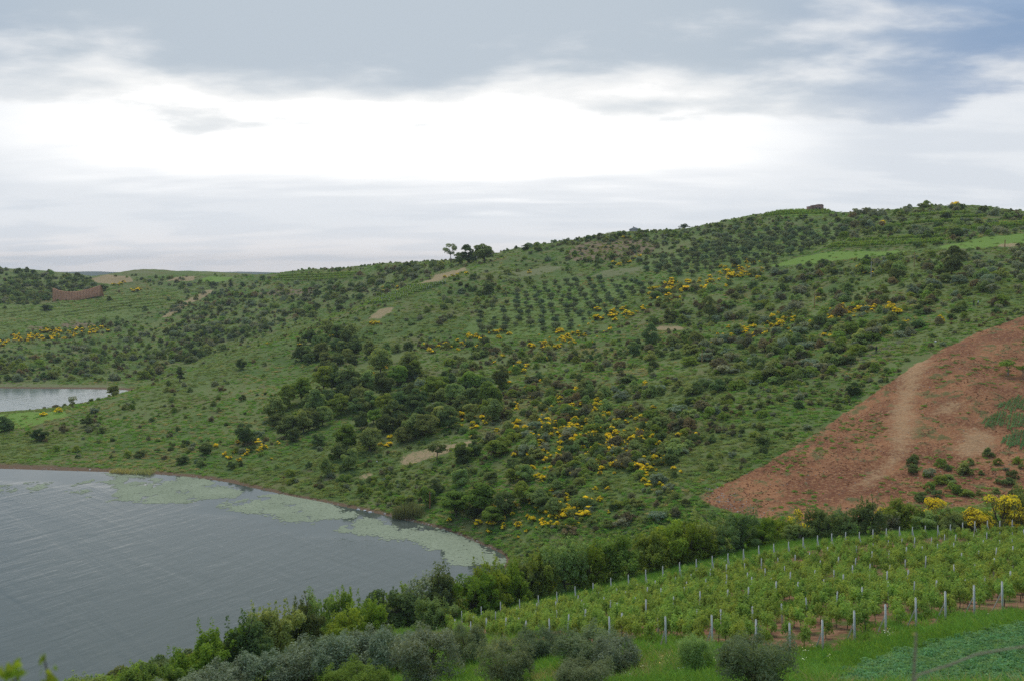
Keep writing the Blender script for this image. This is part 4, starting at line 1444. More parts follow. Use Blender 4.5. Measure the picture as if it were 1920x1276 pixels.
# ------------------------------------------------------------------ yellow broom
BROOM = [  # centre pixel, half extents, count, width in metres
    (1385, 508, 42, 15, 18, 3.0), (1290, 536, 42, 10, 11, 2.9), (1240, 551, 25, 8, 7, 2.4), (1150, 590, 36, 10, 11, 2.4), (1062, 632, 34, 10, 11, 2.2), (1020, 650, 26, 8, 7, 2.0),
    (822, 652, 26, 8, 6, 1.9), (890, 632, 14, 5, 3, 1.9), (942, 630, 18, 5, 4, 1.8), (722, 684, 10, 8, 4, 2.0), (708, 704, 20, 8, 4, 1.7), (708, 604, 11, 6, 3, 2.2), (735, 543, 18, 4, 5, 2.2),
    (1400, 622, 16, 14, 8, 2.1), (1468, 608, 36, 10, 11, 2.0), (1545, 600, 18, 10, 5, 1.9), (1588, 583, 14, 7, 5, 2.2), (1628, 576, 20, 9, 7, 2.2), (1672, 584, 13, 9, 6, 2.3), (1560, 632, 18, 5, 4, 1.8),
    (1634, 627, 14, 5, 3, 1.7), (1535, 556, 16, 8, 3, 1.8), (1618, 508, 18, 6, 4, 2.4), (1700, 608, 20, 5, 3, 1.2), (1760, 602, 20, 8, 3, 1.1), (835, 778, 36, 12, 8, 1.8), (885, 800, 26, 14, 5, 1.6),
    (722, 832, 14, 12, 4, 1.7), (1100, 790, 90, 45, 30, 1.6), (1170, 850, 70, 45, 26, 1.6), (1030, 825, 60, 40, 15, 1.6), (1230, 800, 45, 40, 8, 1.4), (1080, 958, 36, 16, 9, 1.8), (1045, 960, 20, 16, 5, 1.6),
    (945, 984, 36, 20, 6, 1.6), (985, 690, 28, 14, 5, 1.7), (1787, 385, 16, 4, 4, 3.0), (1620, 418, 6, 3, 1, 3.0), (1650, 422, 6, 2, 1, 2.6), (1683, 384, 6, 2, 1, 2.4), (1160, 496, 22, 4, 3, 2.4), (1196, 484, 10, 3, 2, 2.4),
    (1178, 446, 12, 2, 2, 2.4), (1000, 511, 8, 4, 2, 2.2), (470, 836, 26, 14, 6, 1.4), (440, 858, 20, 10, 4, 1.2), (110, 772, 8, 3, 1, 2.4), (85, 776, 5, 3, 1, 2.2), (565, 650, 5, 3, 1, 2.0), (500, 648, 6, 4, 1, 1.8),
    (222, 534, 12, 3, 4, 3.0), (258, 546, 12, 3, 4, 3.0), (650, 625, 30, 8, 3, 1.6), (860, 520, 40, 8, 4, 2.2), (1330, 660, 30, 20, 4, 1.4), (980, 760, 40, 20, 5, 1.3), (1000, 900, 40, 30, 6, 1.5)]
objs, pixs, wrds = [], [], []
_g = np.random.default_rng(300)
for cx, cy, hx, hy, n, w_ in BROOM:
    a = np.c_[_g.uniform(-1, 1, n) * hx + cx, _g.uniform(-1, 1, n) * hy + cy]
    q = ground_at(a[:, 0], a[:, 1])
    for (px, py), p in zip(a, q):
        if np.isnan(p[0]) or hides_small(px, py):
            continue
        s = w_ / 2.3 * _g.uniform(0.7, 1.3)
        s *= 1.2
        hz = _g.uniform(0.65, 1.0)
        o = copy_thing(BRO[_g.integers(len(BRO))], 'broom_shrub', seated(p, 0.05), _g.uniform(0, 6.28), (s, s, s * hz))
        o['category'] = 'shrub'
        objs.append(o)
        pixs.append((px, py))
        wrds.append(('large ' if s * 2.3 > 2.1 else 'small ') + 'yellow broom')
rank_labels(objs, pixs, wrds, 'yellow broom on the hillside')
N_BR = len(objs)
# beyond three hundred: smaller broom filling the drifts
_ex = []
for cx, cy, hx, hy, n in [(1090, 800, 130, 60, 150), (1170, 850, 80, 60, 90), (1030, 830, 70, 60, 60), (1040, 960, 70, 30, 40), (1385, 510, 50, 16, 30), (1270, 542, 70, 14, 34), (1130, 598, 60, 14, 30), (1050, 640, 60, 14, 30),
                          (860, 645, 70, 12, 26), (1430, 612, 60, 16, 30), (1600, 585, 80, 16, 34), (840, 785, 60, 20, 20), (930, 985, 60, 30, 16), (460, 845, 50, 22, 14), (960, 700, 60, 30, 14)]:
    a = np.c_[_g.normal(size=n) * hx * 0.6 + cx, _g.normal(size=n) * hy * 0.6 + cy]
    if hx > 45 and 500 < cy < 660:
        a[:, 1] -= (a[:, 0] - cx) * 0.22
    q = ground_at(a[:, 0], a[:, 1])
    q = q[~np.isnan(q[:, 0])]
    _ex.append(q[(q[:, 2] > 1.0)])
_ex = np.concatenate(_ex)
_ex = _ex[zone_dist('red', _ex[:, 0], _ex[:, 1]) < -1]
_es = _g.uniform(0.3, 0.85, len(_ex)) * (0.75 + _ex[:, 1] / 900)
_pk = _g.integers(0, len(BRO), len(_ex))
_rz = _g.uniform(0, 6.28, len(_ex))
scatter('small_broom_thicket', 'drifts of smaller yellow broom blossom between the larger bushes', _ex, [KIDS[p.name][1].data for p in BRO], _es, pick=_pk, rotz=_rz)
scatter('broom_undergrowth', 'dull green stems of the smaller broom', _ex, [KIDS[p.name][0].data for p in BRO], _es, pick=_pk, rotz=_rz)
# the far band of broom: too small to tell one from the next
px_, gr_ = pick_pixels(np.random.default_rng(5), [(-20, 640), (60, 622), (120, 616), (215, 611), (214, 622), (150, 632), (120, 640), (60, 642), (0, 652), (-20, 656)], 100)
scatter('broom_thicket', 'far continuous band of yellow broom beyond the far water', gr_, [KIDS[p.name][1].data for p in BRO], np.random.default_rng(6).uniform(0.7, 1.3, len(gr_)))
scatter('broom_thicket_foliage', 'dull green stems of the far broom band', gr_ - np.array((0, 0, 0.1)), [KIDS[p.name][0].data for p in BRO], np.random.default_rng(6).uniform(0.7, 1.3, len(gr_)))

# ------------------------------------------------------------------ continuous low maquis between the bigger shrubs
_g = np.random.default_rng(909)
N_ = 28000
dd = 178 + (900 - 178) * _g.random(N_) ** 1.6
X_ = (_g.uniform(-480, 2350, N_) - 960) / FPX * dd
Z_ = hgt(X_, dd)
cov = fbm(X_ / 34 + 9, dd / 34, 15, 3) * 0.6 + fbm(X_ / 9, dd / 9, 16, 3) * 0.4
spur = smoothstep(-X_ / dd, 0.10, 0.24) * smoothstep(dd, 470, 420)
ok = (Z_ > 1.2) & (_g.random(N_) < smoothstep(cov - 0.17 * spur, 0.44, 0.62))
for zn in ('red', 'tan', 'track', 'vine', 'lush', 'pale', 'orchard', 'terrace'):
    ok &= zone_dist(zn, X_, dd) < -0.6
ok &= ~hides_small(*to_pix(X_, dd, Z_))
ok &= np.min(np.hypot(X_[:, None] - VINE_PTS[None, ::6, 0], dd[:, None] - VINE_PTS[None, ::6, 1]), 1) > 4
P_ = np.c_[X_, dd, Z_][ok]
kk = fbm(P_[:, 0] / 12, P_[:, 1] / 12, 19, 2) + _g.normal(size=len(P_)) * 0.13
for lo, hi, k_ in ((-9, 0.38, 'brown'), (0.38, 0.50, 'mid'), (0.50, 0.58, 'grey'), (0.58, 0.64, 'dark'), (0.64, 9, 'fresh')):
    s_ = (kk >= lo) & (kk < hi)
    scatter('maquis_undergrowth', f'low {CW[k_]} scrub running together over the slopes', P_[s_], [KIDS[p.name][0].data for p in SHR[k_]], _g.uniform(0.28, 0.78, s_.sum()) * (0.8 + P_[s_, 1] / 1100), tilt=0.1)

# ------------------------------------------------------------------ grass and low scrub covering the slopes
_g = np.random.default_rng(77)
CUSH = {k_: [proto_cushion(PG, k_) for _ in range(4)] for k_ in ('grass', 'mid', 'dry', 'brown', 'lushgrass', 'clover')}
N_ = 136000
dd = 165 + (900 - 165) * _g.random(N_) ** 1.9
pp = _g.uniform(-480, 2350, N_)
X_ = (pp - 960) / FPX * dd
Z_ = hgt(X_, dd)
cov = fbm(X_ / 14, dd / 14, 5, 3)
ok = (Z_ > 0.3) & (_g.random(N_) < np.maximum(smoothstep(cov, 0.18, 0.50), 0.75 * (dd < 340)))
for zn in ('red', 'tan', 'track', 'vine'):
    ok &= zone_dist(zn, X_, dd) < -0.2
for zn in ('lush', 'pale'):
    ok &= (zone_dist(zn, X_, dd) < 0) | (_g.random(N_) < 0.15)
P_ = np.c_[X_, dd, Z_][ok]
kind_ = fbm(P_[:, 0] / 30 + 50, P_[:, 1] / 30, 8, 2) + _g.normal(size=len(P_)) * 0.12
sc_ = _g.uniform(0.6, 1.35, len(P_)) * (1 + (P_[:, 1] - 165) / 900)
for lo, hi, k_, nm, lab in ((-9, 0.30, 'mid', 'hillside_undergrowth', 'low green undergrowth covering the slopes'), (0.30, 0.52, 'grass', 'hillside_grass', 'tufted grass covering the slopes'),
                            (0.52, 0.72, 'lushgrass', 'fresh_grass', 'fresh green grass patches on the slopes'), (0.72, 9, 'dry', 'dry_grass', 'pale dry grass patches on the slopes')):
    s_ = (kind_ >= lo) & (kind_ < hi)
    scatter(nm, lab, P_[s_], CUSH[k_], sc_[s_], tilt=0.1)

# ------------------------------------------------------------------ hedge of trees along the bank
HG = np.random.default_rng(500)
HED = {}
for _m in ('lime', 'dark', 'mid', 'fresh', 'brown', 'grey'):
    HED[_m] = []
    for _ in range(3 if _m in ('lime', 'dark', 'mid') else 2):
        _t, _c = proto_bush_tree(HG, _m)
        HED[_m].append(make_proto('hedge_tree', None, [('trunk', _t), ('crown', _c)]))
_CN = {'lime': 'yellow-green', 'dark': 'dark green', 'mid': 'mid green', 'fresh': 'light green', 'brown': 'brownish', 'grey': 'grey-green'}
HEDGE = [  # base pixel x, y, width, height, kind
    (120, 1352, 90, 66, 'lime'), (175, 1338, 96, 74, 'mid'), (225, 1316, 90, 74, 'lime'), (262, 1322, 90, 76, 'fresh'), (300, 1312, 90, 78, 'fresh'), (345, 1296, 96, 90, 'lime'), (405, 1280, 104, 102, 'lime'), (470, 1262, 110, 122, 'dark'), (515, 1246, 96, 118, 'mid'),
    (560, 1228, 84, 116, 'dark'), (598, 1214, 60, 108, 'mid'), (636, 1210, 70, 112, 'fresh'), (650, 1222, 84, 86, 'lime'), (690, 1205, 80, 92, 'lime'), (722, 1186, 112, 112, 'dark'), (760, 1178, 70, 84, 'lime'),
    (800, 1172, 84, 96, 'grey'), (838, 1164, 86, 112, 'dark'), (815, 1184, 70, 66, 'mid'), (885, 1156, 84, 92, 'lime'), (925, 1146, 72, 96, 'lime'), (956, 1138, 70, 104, 'lime'), (985, 1130, 66, 82, 'mid'),
    (1020, 1122, 74, 92, 'fresh'), (1062, 1114, 80, 112, 'mid'), (1105, 1104, 80, 90, 'lime'), (1150, 1092, 92, 98, 'fresh'), (1190, 1080, 44, 60, 'brown'), (1215, 1076, 76, 90, 'fresh'), (1258, 1064, 92, 92, 'lime'),
    (1300, 1056, 80, 82, 'lime'), (1340, 1044, 84, 88, 'mid'), (1385, 1034, 76, 74, 'dark'), (1420, 1026, 76, 66, 'lime'), (1456, 1016, 70, 56, 'lime'), (1500, 1014, 60, 40, 'mid'), (1540, 1010, 60, 60, 'mid'),
    (1575, 1006, 60, 48, 'dark'), (1620, 1004, 76, 76, 'dark'), (1662, 998, 60, 40, 'grey'), (1695, 996, 74, 66, 'fresh'), (1735, 996, 56, 40, 'mid'), (1795, 996, 64, 54, 'mid'), (1830, 994, 60, 52, 'fresh'),
    (1900, 986, 66, 84, 'mid'), (1950, 990, 70, 70, 'dark'), (1280, 1020, 70, 40, 'mid'), (1130, 1060, 66, 50, 'mid'), (1000, 1090, 54, 50, 'fresh')]
hl = {}
for px, py, w, h, k_ in HEDGE:
    q = g3(px, py)
    if q is None:
        continue
    g = np.random.default_rng(int(px * 5 + py))
    sx, sz = w * 1.22 * q[1] / PIXW / 5.0, h * 1.08 * q[1] / PIXW / 5.0
    o = copy_thing(HED[k_][g.integers(len(HED[k_]))], 'hedge_tree', seated(q, 0.1), g.uniform(0, 6.28), (sx, sx, sz))
    tag(o, None, 'tree', 'hedge trees between the vineyard and the lake')
    hl.setdefault(k_, []).append((px, o))
for k_, lst in hl.items():
    lst.sort(key=lambda t: t[0])
    for i, (_, o) in enumerate(lst):
        o['label'] = f'{ordinal(i + 1)} {_CN[k_]} tree from the lake end of the vineyard hedge'

# bushes on the slope below the hedge, down to the water
_g = np.random.default_rng(515)
_pp = np.c_[_g.uniform(-75, 12, 700), _g.uniform(84, 176, 700)]
_zz = hgt(_pp[:, 0], _pp[:, 1])
_hx, _hy = np.array([g3(*h_[:2])[:2] for h_ in sorted(HEDGE) if g3(*h_[:2]) is not None]).T
_dh = np.min(np.hypot(_pp[:, :1] - _hx[None], _pp[:, 1:] - _hy[None]), 1)
_ok = (_zz > 0.4) & (_pp[:, 1] > np.interp(_pp[:, 0], [-75, -34, -25, 0, 12], [80, 92, 100, 128, 136]) + 1.5) & (_dh < 34)
_pp, _zz = _pp[_ok], _zz[_ok]
scatter('bank_shrubbery', 'bushes covering the steep bank below the hedge', np.c_[_pp, _zz], [KIDS[p.name][0].data for k_ in ('mid', 'dark', 'fresh') for p in SHR[k_]], _g.uniform(0.8, 1.7, len(_pp)))

# broom in the hedge, near and large
_b = []
BRN = []
for _ in range(3):
    rx, h = 1.15, 1.45
    C = clump_set(HG, 20, rx, h, 0.15 * h, rx * 0.28, 'dome')
    V, F, T = leaves(HG, C, 1800, 0.16, 0.3, 0.3)
    fol = arrays_mesh('foliage', V, F, [M['broom']], T)
    V, F, T = leaves(HG, [(c[0] * 1.05, c[1] * 1.05, c[2] + 0.06, c[3], 0.8) for c in C if c[2] > 0.3 * h], 1500, 0.075, 0.8, 0.6, lower=-0.1, shell=(0.75, 1.2))
    bl = arrays_mesh('blossoms', V, F, [M['blossom']], T)
    V, F, T = merge([tube([(HG.normal() * 0.1, HG.normal() * 0.1, -0.2), (c[0] * 0.5, c[1] * 0.5, c[2] * 0.55), (c[0] * 0.95, c[1] * 0.95, c[2])], [0.04, 0.025, 0.01], 5) for c in C[:9]])
    BRN.append(make_proto('broom_shrub', arrays_mesh('stems', V, F, [M['bark']], T), [('foliage', fol), ('blossoms', bl)]))
for px, py, w, h, lab in [(1240, 1010, 26, 24, 'single yellow broom peeping over the lime hedge'), (1492, 1000, 40, 42, 'tall yellow broom beside the tip of the red field'), (1508, 1010, 36, 26, 'low yellow broom in front of the tall one'),
                          (1530, 982, 30, 16, 'flat yellow broom behind the tall hedge broom'), (1660, 990, 40, 40, 'thin yellow broom left of the light green hedge tree'), (1758, 984, 56, 54, 'big yellow broom in the middle of the right hedge'),
                          (1820, 998, 50, 46, 'yellow broom left of the largest hedge broom'), (1876, 996, 78, 74, 'largest yellow broom at the right end of the hedge'), (1912, 998, 46, 44, 'yellow broom at the right edge of the hedge'),
                          (1845, 1000, 40, 38, 'lower yellow broom against the largest one')]:
    q = g3(px, py)
    g = np.random.default_rng(px)
    o = copy_thing(BRN[g.integers(3)], 'broom_shrub', seated(q, 0.05), g.uniform(0, 6.28), (w * 1.1 * q[1] / PIXW / 2.3, w * 1.1 * q[1] / PIXW / 2.3, h * q[1] / PIXW / 1.55))
    tag(o, lab, 'shrub', 'broom in the hedge')

# ------------------------------------------------------------------ olives in front
def proto_olive_near(g, mat, rx=2.0, h=3.4, n=11000, foot=0.08):
    rz = h * (1 - foot) / 2
    C = clump_set(g, 30, rx, rz, h * foot + rz, rx * 0.30, 'round')
    # shoots stand up and out from the crown, so part of the leaves follow short upright sprays
    V, F, T = leaves(g, C, n, 0.17, 0.30, 0.35, lower=-0.6, shell=(0.4, 1.2))
    S = [(c[0] * 1.1 + g.normal() * 0.2, c[1] * 1.1 + g.normal() * 0.2, c[2] + c[3] * g.uniform(0.5, 1.2), c[3] * 0.33, g.uniform(1.3, 2.6)) for c in C for _ in range(2)]
    V2, F2, T2 = leaves(g, S, n // 3, 0.15, 0.28, 0.2, lower=-0.9, shell=(0.2, 1.2))
    V, F, T = merge([(V, F, T), (V2, F2, T2)])
    crown = arrays_mesh('crown', V, F, [M[mat]], T)
    V, F, T = limbs(g, C, h * 0.30, 0.11, 9, 0.1)
    return arrays_mesh('trunk', V, F, [M['bark']], T), crown


OLN = {}
for _m in ('olive', 'grey', 'orchard', 'mid', 'fresh'):
    OLN[_m] = []
    for _ in range(3 if _m == 'olive' else 2):
        _t, _c = proto_olive_near(HG, _m)
        OLN[_m].append(make_proto('olive_tree', None, [('trunk', _t), ('crown', _c)]))
for px, py, w, h, k_, lab in [
        (420, 1318, 130, 84, 'olive', 'silvery olive tree lowest at the bottom edge by the lake'),
        (490, 1306, 120, 84, 'olive', 'silvery olive tree in front of the dark hedge trees'),
        (575, 1290, 130, 98, 'olive', 'broad silvery olive tree, third of the silvery ones from the lake'),
        (650, 1284, 124, 98, 'olive', 'tall silvery olive tree with feathery top in the middle of the grove'),
        (705, 1262, 110, 94, 'olive', 'silvery olive tree behind the grove below the lime hedge trees'),
        (745, 1268, 100, 92, 'olive', 'pale silvery olive tree just left of the dark round olive'),
        (800, 1290, 124, 118, 'grey', 'large round dull olive tree at the bottom edge'),
        (665, 1326, 120, 86, 'fresh', 'green bush in front of the silvery olives at the bottom edge'),
        (872, 1250, 80, 82, 'orchard', 'green olive tree behind the large round dull one'),
        (950, 1288, 100, 98, 'orchard', 'dark green olive tree at the foot of the vineyard corner'),
        (1012, 1240, 86, 66, 'orchard', 'low dark olive tree beside the net fence'),
        (1105, 1252, 120, 82, 'orchard', 'wide olive tree in front of the net fence'),
        (1155, 1262, 92, 74, 'grey', 'grey-green olive tree right of the net fence'),
        (1095, 1300, 110, 72, 'orchard', 'dark low olive bush at the bottom edge below the net fence'),
        (1303, 1256, 74, 70, 'mid', 'small round olive tree on the bare red soil'),
        (1415, 1306, 140, 132, 'orchard', 'large dark olive tree covering the first vineyard posts'),
        (340, 1330, 110, 70, 'grey', 'dull olive bush at the bottom edge nearest the lake'),
        (270, 1322, 100, 58, 'fresh', 'light green bush at the bottom edge next to the water')]:
    q = g3(px, py)
    g = np.random.default_rng(px + py)
    sx = w * 1.22 * q[1] / PIXW / 4.1
    o = copy_thing(OLN[k_][g.integers(len(OLN[k_]))], 'olive_tree', seated(q, 0.05), g.uniform(0, 6.28), (sx, sx, h * q[1] / PIXW / 3.5))
    tag(o, lab, 'olive tree', 'olives in front of the vineyard')

# ------------------------------------------------------------------ vineyard
M['concrete'] = simple_mat('post_concrete', (0.70, 0.68, 0.62), 0.85, 0.25, 5.0, 0.3)


def proto_post(g, h, lean):
    V, F = box(0, 0, -0.4, 0.10, 0.10, h + 0.4, 0.86)
    V = np.asarray(V)
    cap, Fc = box(0, 0, h, 0.09, 0.09, 0.03, 0.4)
    V, F, _ = merge([(V, F), (cap, Fc)])
    V[:, 0] += lean[0] * V[:, 2]
    V[:, 1] += lean[1] * V[:, 2]
    return arrays_mesh('post', V, F, [M['concrete']])


def proto_brace(sgn, h=1.45, run=1.0):
    V, F = tube([(sgn * run, 0, -0.25), (sgn * 0.07, 0, h)], [0.055, 0.048], 4)
    return arrays_mesh('brace', V, F, [M['concrete']])


POSTS = [make_proto('vineyard_post', proto_post(HG, HG.uniform(1.55, 1.85), HG.normal(size=2) * 0.04), []) for _ in range(6)]
ENDP = [make_proto('vineyard_post', proto_post(HG, 2.0, (s * 0.05, 0.02)), [('brace', proto_brace(s))]) for s in (1, -1)]


def proto_vine(g, n=620, size=0.15):
    C = [(g.uniform(-0.55, 0.55), g.normal() * 0.13, g.uniform(0.62, 1.32), g.uniform(0.2, 0.36), 1.0) for _ in range(8)]
    C += [(g.uniform(-0.55, 0.55), g.normal() * 0.18, g.uniform(1.3, 1.7), 0.11, 2.8) for _ in range(11)]
    V, F, T = leaves(g, C, n, size, 0.8, 0.4, lower=-0.7)
    fol = arrays_mesh('foliage', V, F, [M['vine']], T)
    V, F, T = merge([tube([(0, 0, -0.15), (0.03, 0.02, 0.35), (-0.02, 0.0, 0.75)], [0.04, 0.032, 0.026], 5), tube([(-0.02, 0, 0.72), (0.3, 0.02, 0.86), (0.5, 0, 0.95)], [0.022, 0.016, 0.008], 4),
                     tube([(-0.02, 0, 0.72), (-0.3, -0.02, 0.84), (-0.5, 0, 0.92)], [0.022, 0.016, 0.008], 4)])
    return arrays_mesh('stem', V, F, [M['bark']], T), fol


VIN = []
for _ in range(6):
    _s, _f = proto_vine(HG)
    VIN.append(make_proto('grapevine', _s, [('foliage', _f)]))
ROT_ROW = math.atan2(VV[1], VV[0])
vines, n_posts = [], 0
_g = np.random.default_rng(610)
row_ids = []
for i in ROW_IDS:
    s, e = vine_row(i)
    L = float(np.hypot(*(e - s)))
    npost = max(2, round(L / 10.0))
    keepers = []
    for j in range(npost + 1):
        p = s + VV * (L * j / npost)
        z = float(hgt(p[0], p[1]))
        px, py = to_pix(p[0], p[1], z + 1.0)
        if -10 < px < 1930 and py < 1290:
            keepers.append((j, p, z))
    if not keepers:
        continue
    row_ids.append(i)
    rn = len(row_ids)
    for j, p, z in keepers:
        end = j in (0, npost)
        pr = ENDP[0 if j == 0 else 1] if end else POSTS[_g.integers(len(POSTS))]
        if end:
            o = copy_thing(pr, 'vineyard_post', (p[0], p[1], z), ROT_ROW, _g.uniform(0.95, 1.08))
            where = 'near' if j == 0 else 'hedge'
            tag(o, f'braced pale concrete post at the {where} end of {ordinal(rn)} vine row from left', 'post', 'vineyard posts')
        else:
            q_ = p + _g.normal(size=2) * 0.12
            o = copy_thing(pr, 'vineyard_post', (q_[0], q_[1], z), _g.uniform(0, 6.28), _g.uniform(0.92, 1.08))
            tag(o, f'pale concrete post, {ordinal(j)} from near end inside {ordinal(rn)} vine row from left', 'post', 'vineyard posts')
        n_posts += 1
    m = int((L - 2.6) / 1.15)
    for j in range(m):
        if _g.random() < 0.10 + 0.35 * (fbm(s[0] * 0 + np.array([(s + VV * 1.15 * j)[0] / 9]), np.array([(s + VV * 1.15 * j)[1] / 9]), 15, 2)[0] > 0.60):
            continue
        p = s + VV * (1.9 + 1.15 * (j + 0.5) + _g.normal() * 0.12) + VU * _g.normal() * 0.07
        z = float(hgt(p[0], p[1]))
        px, py = to_pix(p[0], p[1], z + 0.8)
        if -40 < px < 1960 and py < 1330:
            vines.append((p[1], px, py, p, z, rn, j + 1, _g.uniform(0.74, 1.04)))
front = sorted([v for v in vines if 5 < v[1] < 1915 and v[2] < 1262], key=lambda v: v[0])[:300]
fid = {id(v) for v in front}
for v in front:
    _, px, py, p, z, rn, j, s_ = v
    o = copy_thing(VIN[(rn * 7 + j) % 6], 'grapevine', (p[0], p[1], z), ROT_ROW + (math.pi if j % 2 else 0), s_)
    tag(o, f'leafy grapevine, {ordinal(j)} from near end of {ordinal(rn)} vine row from left', 'grapevine', 'grapevines near the front of the vineyard')
back = [v for v in vines if id(v) not in fid]
bp_ = np.array([(v[3][0], v[3][1], v[4]) for v in back])
scatter('vineyard_foliage', 'massed leafy grapevines farther back in the vineyard rows', bp_, [KIDS[p.name][0].data for p in VIN], [v[7] for v in back], rotz=ROT_ROW)
scatter('vineyard_undergrowth', 'dark vine stems in the farther vineyard rows', bp_, [p.data for p in VIN], [v[7] for v in back], rotz=ROT_ROW)

# ------------------------------------------------------------------ grass on the near bank
_g = np.random.default_rng(88)
N_ = 72000
dd = 38 + (165 - 38) * _g.random(N_) ** 0.9
X_ = (_g.uniform(-260, 2180, N_) - 960) / FPX * dd
Z_ = hgt(X_, dd)
zv, zc_ = zone_dist('vine', X_, dd), zone_dist('crop', X_, dd)
pat = fbm(X_ / 5, dd / 5, 31, 3)
ok = (Z_ > 0.8) & (zone_dist('red', X_, dd) < -0.3)
ok &= np.where(zv > -0.2, (pat > 0.56) & (_g.random(N_) < 0.3), True) & (zc_ < 0.1)
P_ = np.c_[X_, dd, Z_][ok]
TUFT = [proto_blades(HG, 'bankgrass', 44, 0.55, 0.28, 0.022) for _ in range(4)]
TUFT2 = [proto_blades(HG, 'lushgrass', 44, 0.6, 0.28, 0.022) for _ in range(3)]
TUFT3 = [proto_blades(HG, 'dry', 30, 0.6, 0.25, 0.016) for _ in range(2)]
kk = fbm(P_[:, 0] / 8, P_[:, 1] / 8, 41, 2) + _g.normal(size=len(P_)) * 0.1
for lo, hi, tf, nm, lab in ((-9, 0.52, TUFT, 'bank_grass', 'lush tall grass on the bank around the vineyard'), (0.52, 0.74, TUFT2, 'meadow_grass', 'duller grass on the bank around the vineyard'), (0.74, 9, TUFT3, 'straw_grass', 'straw-coloured grass on the bank')):
    s_ = (kk >= lo) & (kk < hi)
    scatter(nm, lab, P_[s_], tf, _g.uniform(0.5, 1.15, s_.sum()), tilt=0.08)
# clover crop on the terrace in the corner
N_ = 16000
dd = 36 + 30 * _g.random(N_)
X_ = (_g.uniform(1480, 2000, N_) - 960) / FPX * dd
zc_ = zone_dist('crop', X_, dd)
band = np.sin((X_ * 0.25 - dd * 0.97) * 2.1 + 2 * fbm(X_ / 6, dd / 6, 4, 2)) * 0.5 + 0.5
ok = (zc_ > 0.0) & (_g.random(N_) < 0.35 + 0.65 * band)
P_ = np.c_[X_, dd, hgt(X_, dd)][ok]
scatter('clover_crop_foliage', 'low blue-green fodder crop on the corner terrace', P_, CUSH['clover'], _g.uniform(0.4, 0.9, len(P_)), tilt=0.15)
# weeds coming up on the red field
N_ = 2600
a_ = np.c_[_g.uniform(1320, 1940, N_), _g.uniform(600, 980, N_)]
q_ = ground_at(a_[:, 0], a_[:, 1])
okn = ~np.isnan(q_[:, 0])
a_, q_ = a_[okn], q_[okn]
wd = fbm(q_[:, 0] / 9, q_[:, 1] / 9, 63, 3)
ok = (zone_dist('red', q_[:, 0], q_[:, 1]) > 0.5) & (zone_dist('track', q_[:, 0], q_[:, 1]) < -1) & ((wd > 0.58) | (_g.random(len(q_)) < np.where((a_[:, 1] > 850) & (a_[:, 0] > 1640), 0.45, 0.03)))
q_ = q_[ok]
scatter('field_weeds', 'low green weeds spreading over the red field', q_, CUSH['mid'] + CUSH['lushgrass'], _g.uniform(0.4, 1.1, len(q_)), tilt=0.1)
# white flowers
V, F, T = leaves(HG, [(HG.normal() * 0.25, HG.normal() * 0.25, 0.45 + 0.1 * HG.normal(), 0.05, 0.5) for _ in range(5)], 24, 0.07, 0.9, 0.8, lower=0.1)
dai = arrays_mesh('flower', V, F, [M['daisy']], T)
px_ = np.concatenate([np.c_[_g.normal(size=(n, 2)) * (sx, sy) + (cx, cy)] for cx, cy, sx, sy, n in
                      [(1325, 1055, 30, 6, 14), (1420, 1050, 30, 6, 8), (1260, 1250, 30, 10, 10), (1520, 1240, 25, 10, 9), (900, 1270, 60, 10, 12), (1655, 1195, 8, 5, 4), (1870, 1160, 12, 4, 2), (760, 1268, 40, 12, 8), (1190, 1260, 40, 10, 6)]])
q_ = ground_at(px_[:, 0], px_[:, 1])
q_ = q_[~np.isnan(q_[:, 0])]
scatter('white_flowers_undergrowth', 'tiny white flowers scattered in the bank grass', q_, [dai], _g.uniform(0.4, 0.8, len(q_)))

# ------------------------------------------------------------------ floating weed on the lake
def weed_mat_mesh(poly_pix, n, seed, sparse=0.0):
    g = np.random.default_rng(seed)
    poly = [on_level(*p)[:2] for p in poly_pix]
    xs, ys = [p[0] for p in poly], [p[1] for p in poly]
    P = np.c_[g.uniform(min(xs), max(xs), n * 3), g.uniform(min(ys), max(ys), n * 3)]
    sd = signed_dist(P[:, 0], P[:, 1], poly)
    hole = fbm(P[:, 0] / 3.5, P[:, 1] / 7.0, seed, 4)
    edge = fbm(P[:, 0] / 5.0, P[:, 1] / 8.0, seed + 9, 5)
    ok = (sd + (edge - 0.5) * 8 + g.normal(size=len(P)) * 0.7 > 0.3) & (hole + g.normal(size=len(P)) * 0.04 > 0.33 + sparse * smoothstep(-P[:, 0], 88, 108)) & (sd > -4)
    P = P[ok][:n]
    m = len(P)
    a = np.linspace(0, 2 * np.pi, 6, endpoint=False)
    r = g.uniform(0.18, 0.46, m)[:, None] * g.uniform(0.75, 1.2, (m, 6))
    th = a[None] + g.uniform(0, 1, m)[:, None]
    z0 = g.uniform(0.012, 0.045, m)[:, None]
    V = np.stack([P[:, :1] + np.cos(th) * r, P[:, 1:] + np.sin(th) * r * 1.15, z0 + g.normal(size=(m, 6)) * 0.006], -1).reshape(-1, 3)
    i = np.arange(m)[:, None] * 6
    F = np.concatenate([i + np.array([[0, 1, 2, 3]]), i + np.array([[0, 3, 4, 5]])])
    pt = fbm(P[:, 0] / 5.0, P[:, 1] / 5.0, 4, 2)
    return arrays_mesh('floating_weed', V, F, [M['weed']], np.repeat(np.clip(pt * 0.7 + g.uniform(0, 0.35, m), 0, 1), 6))


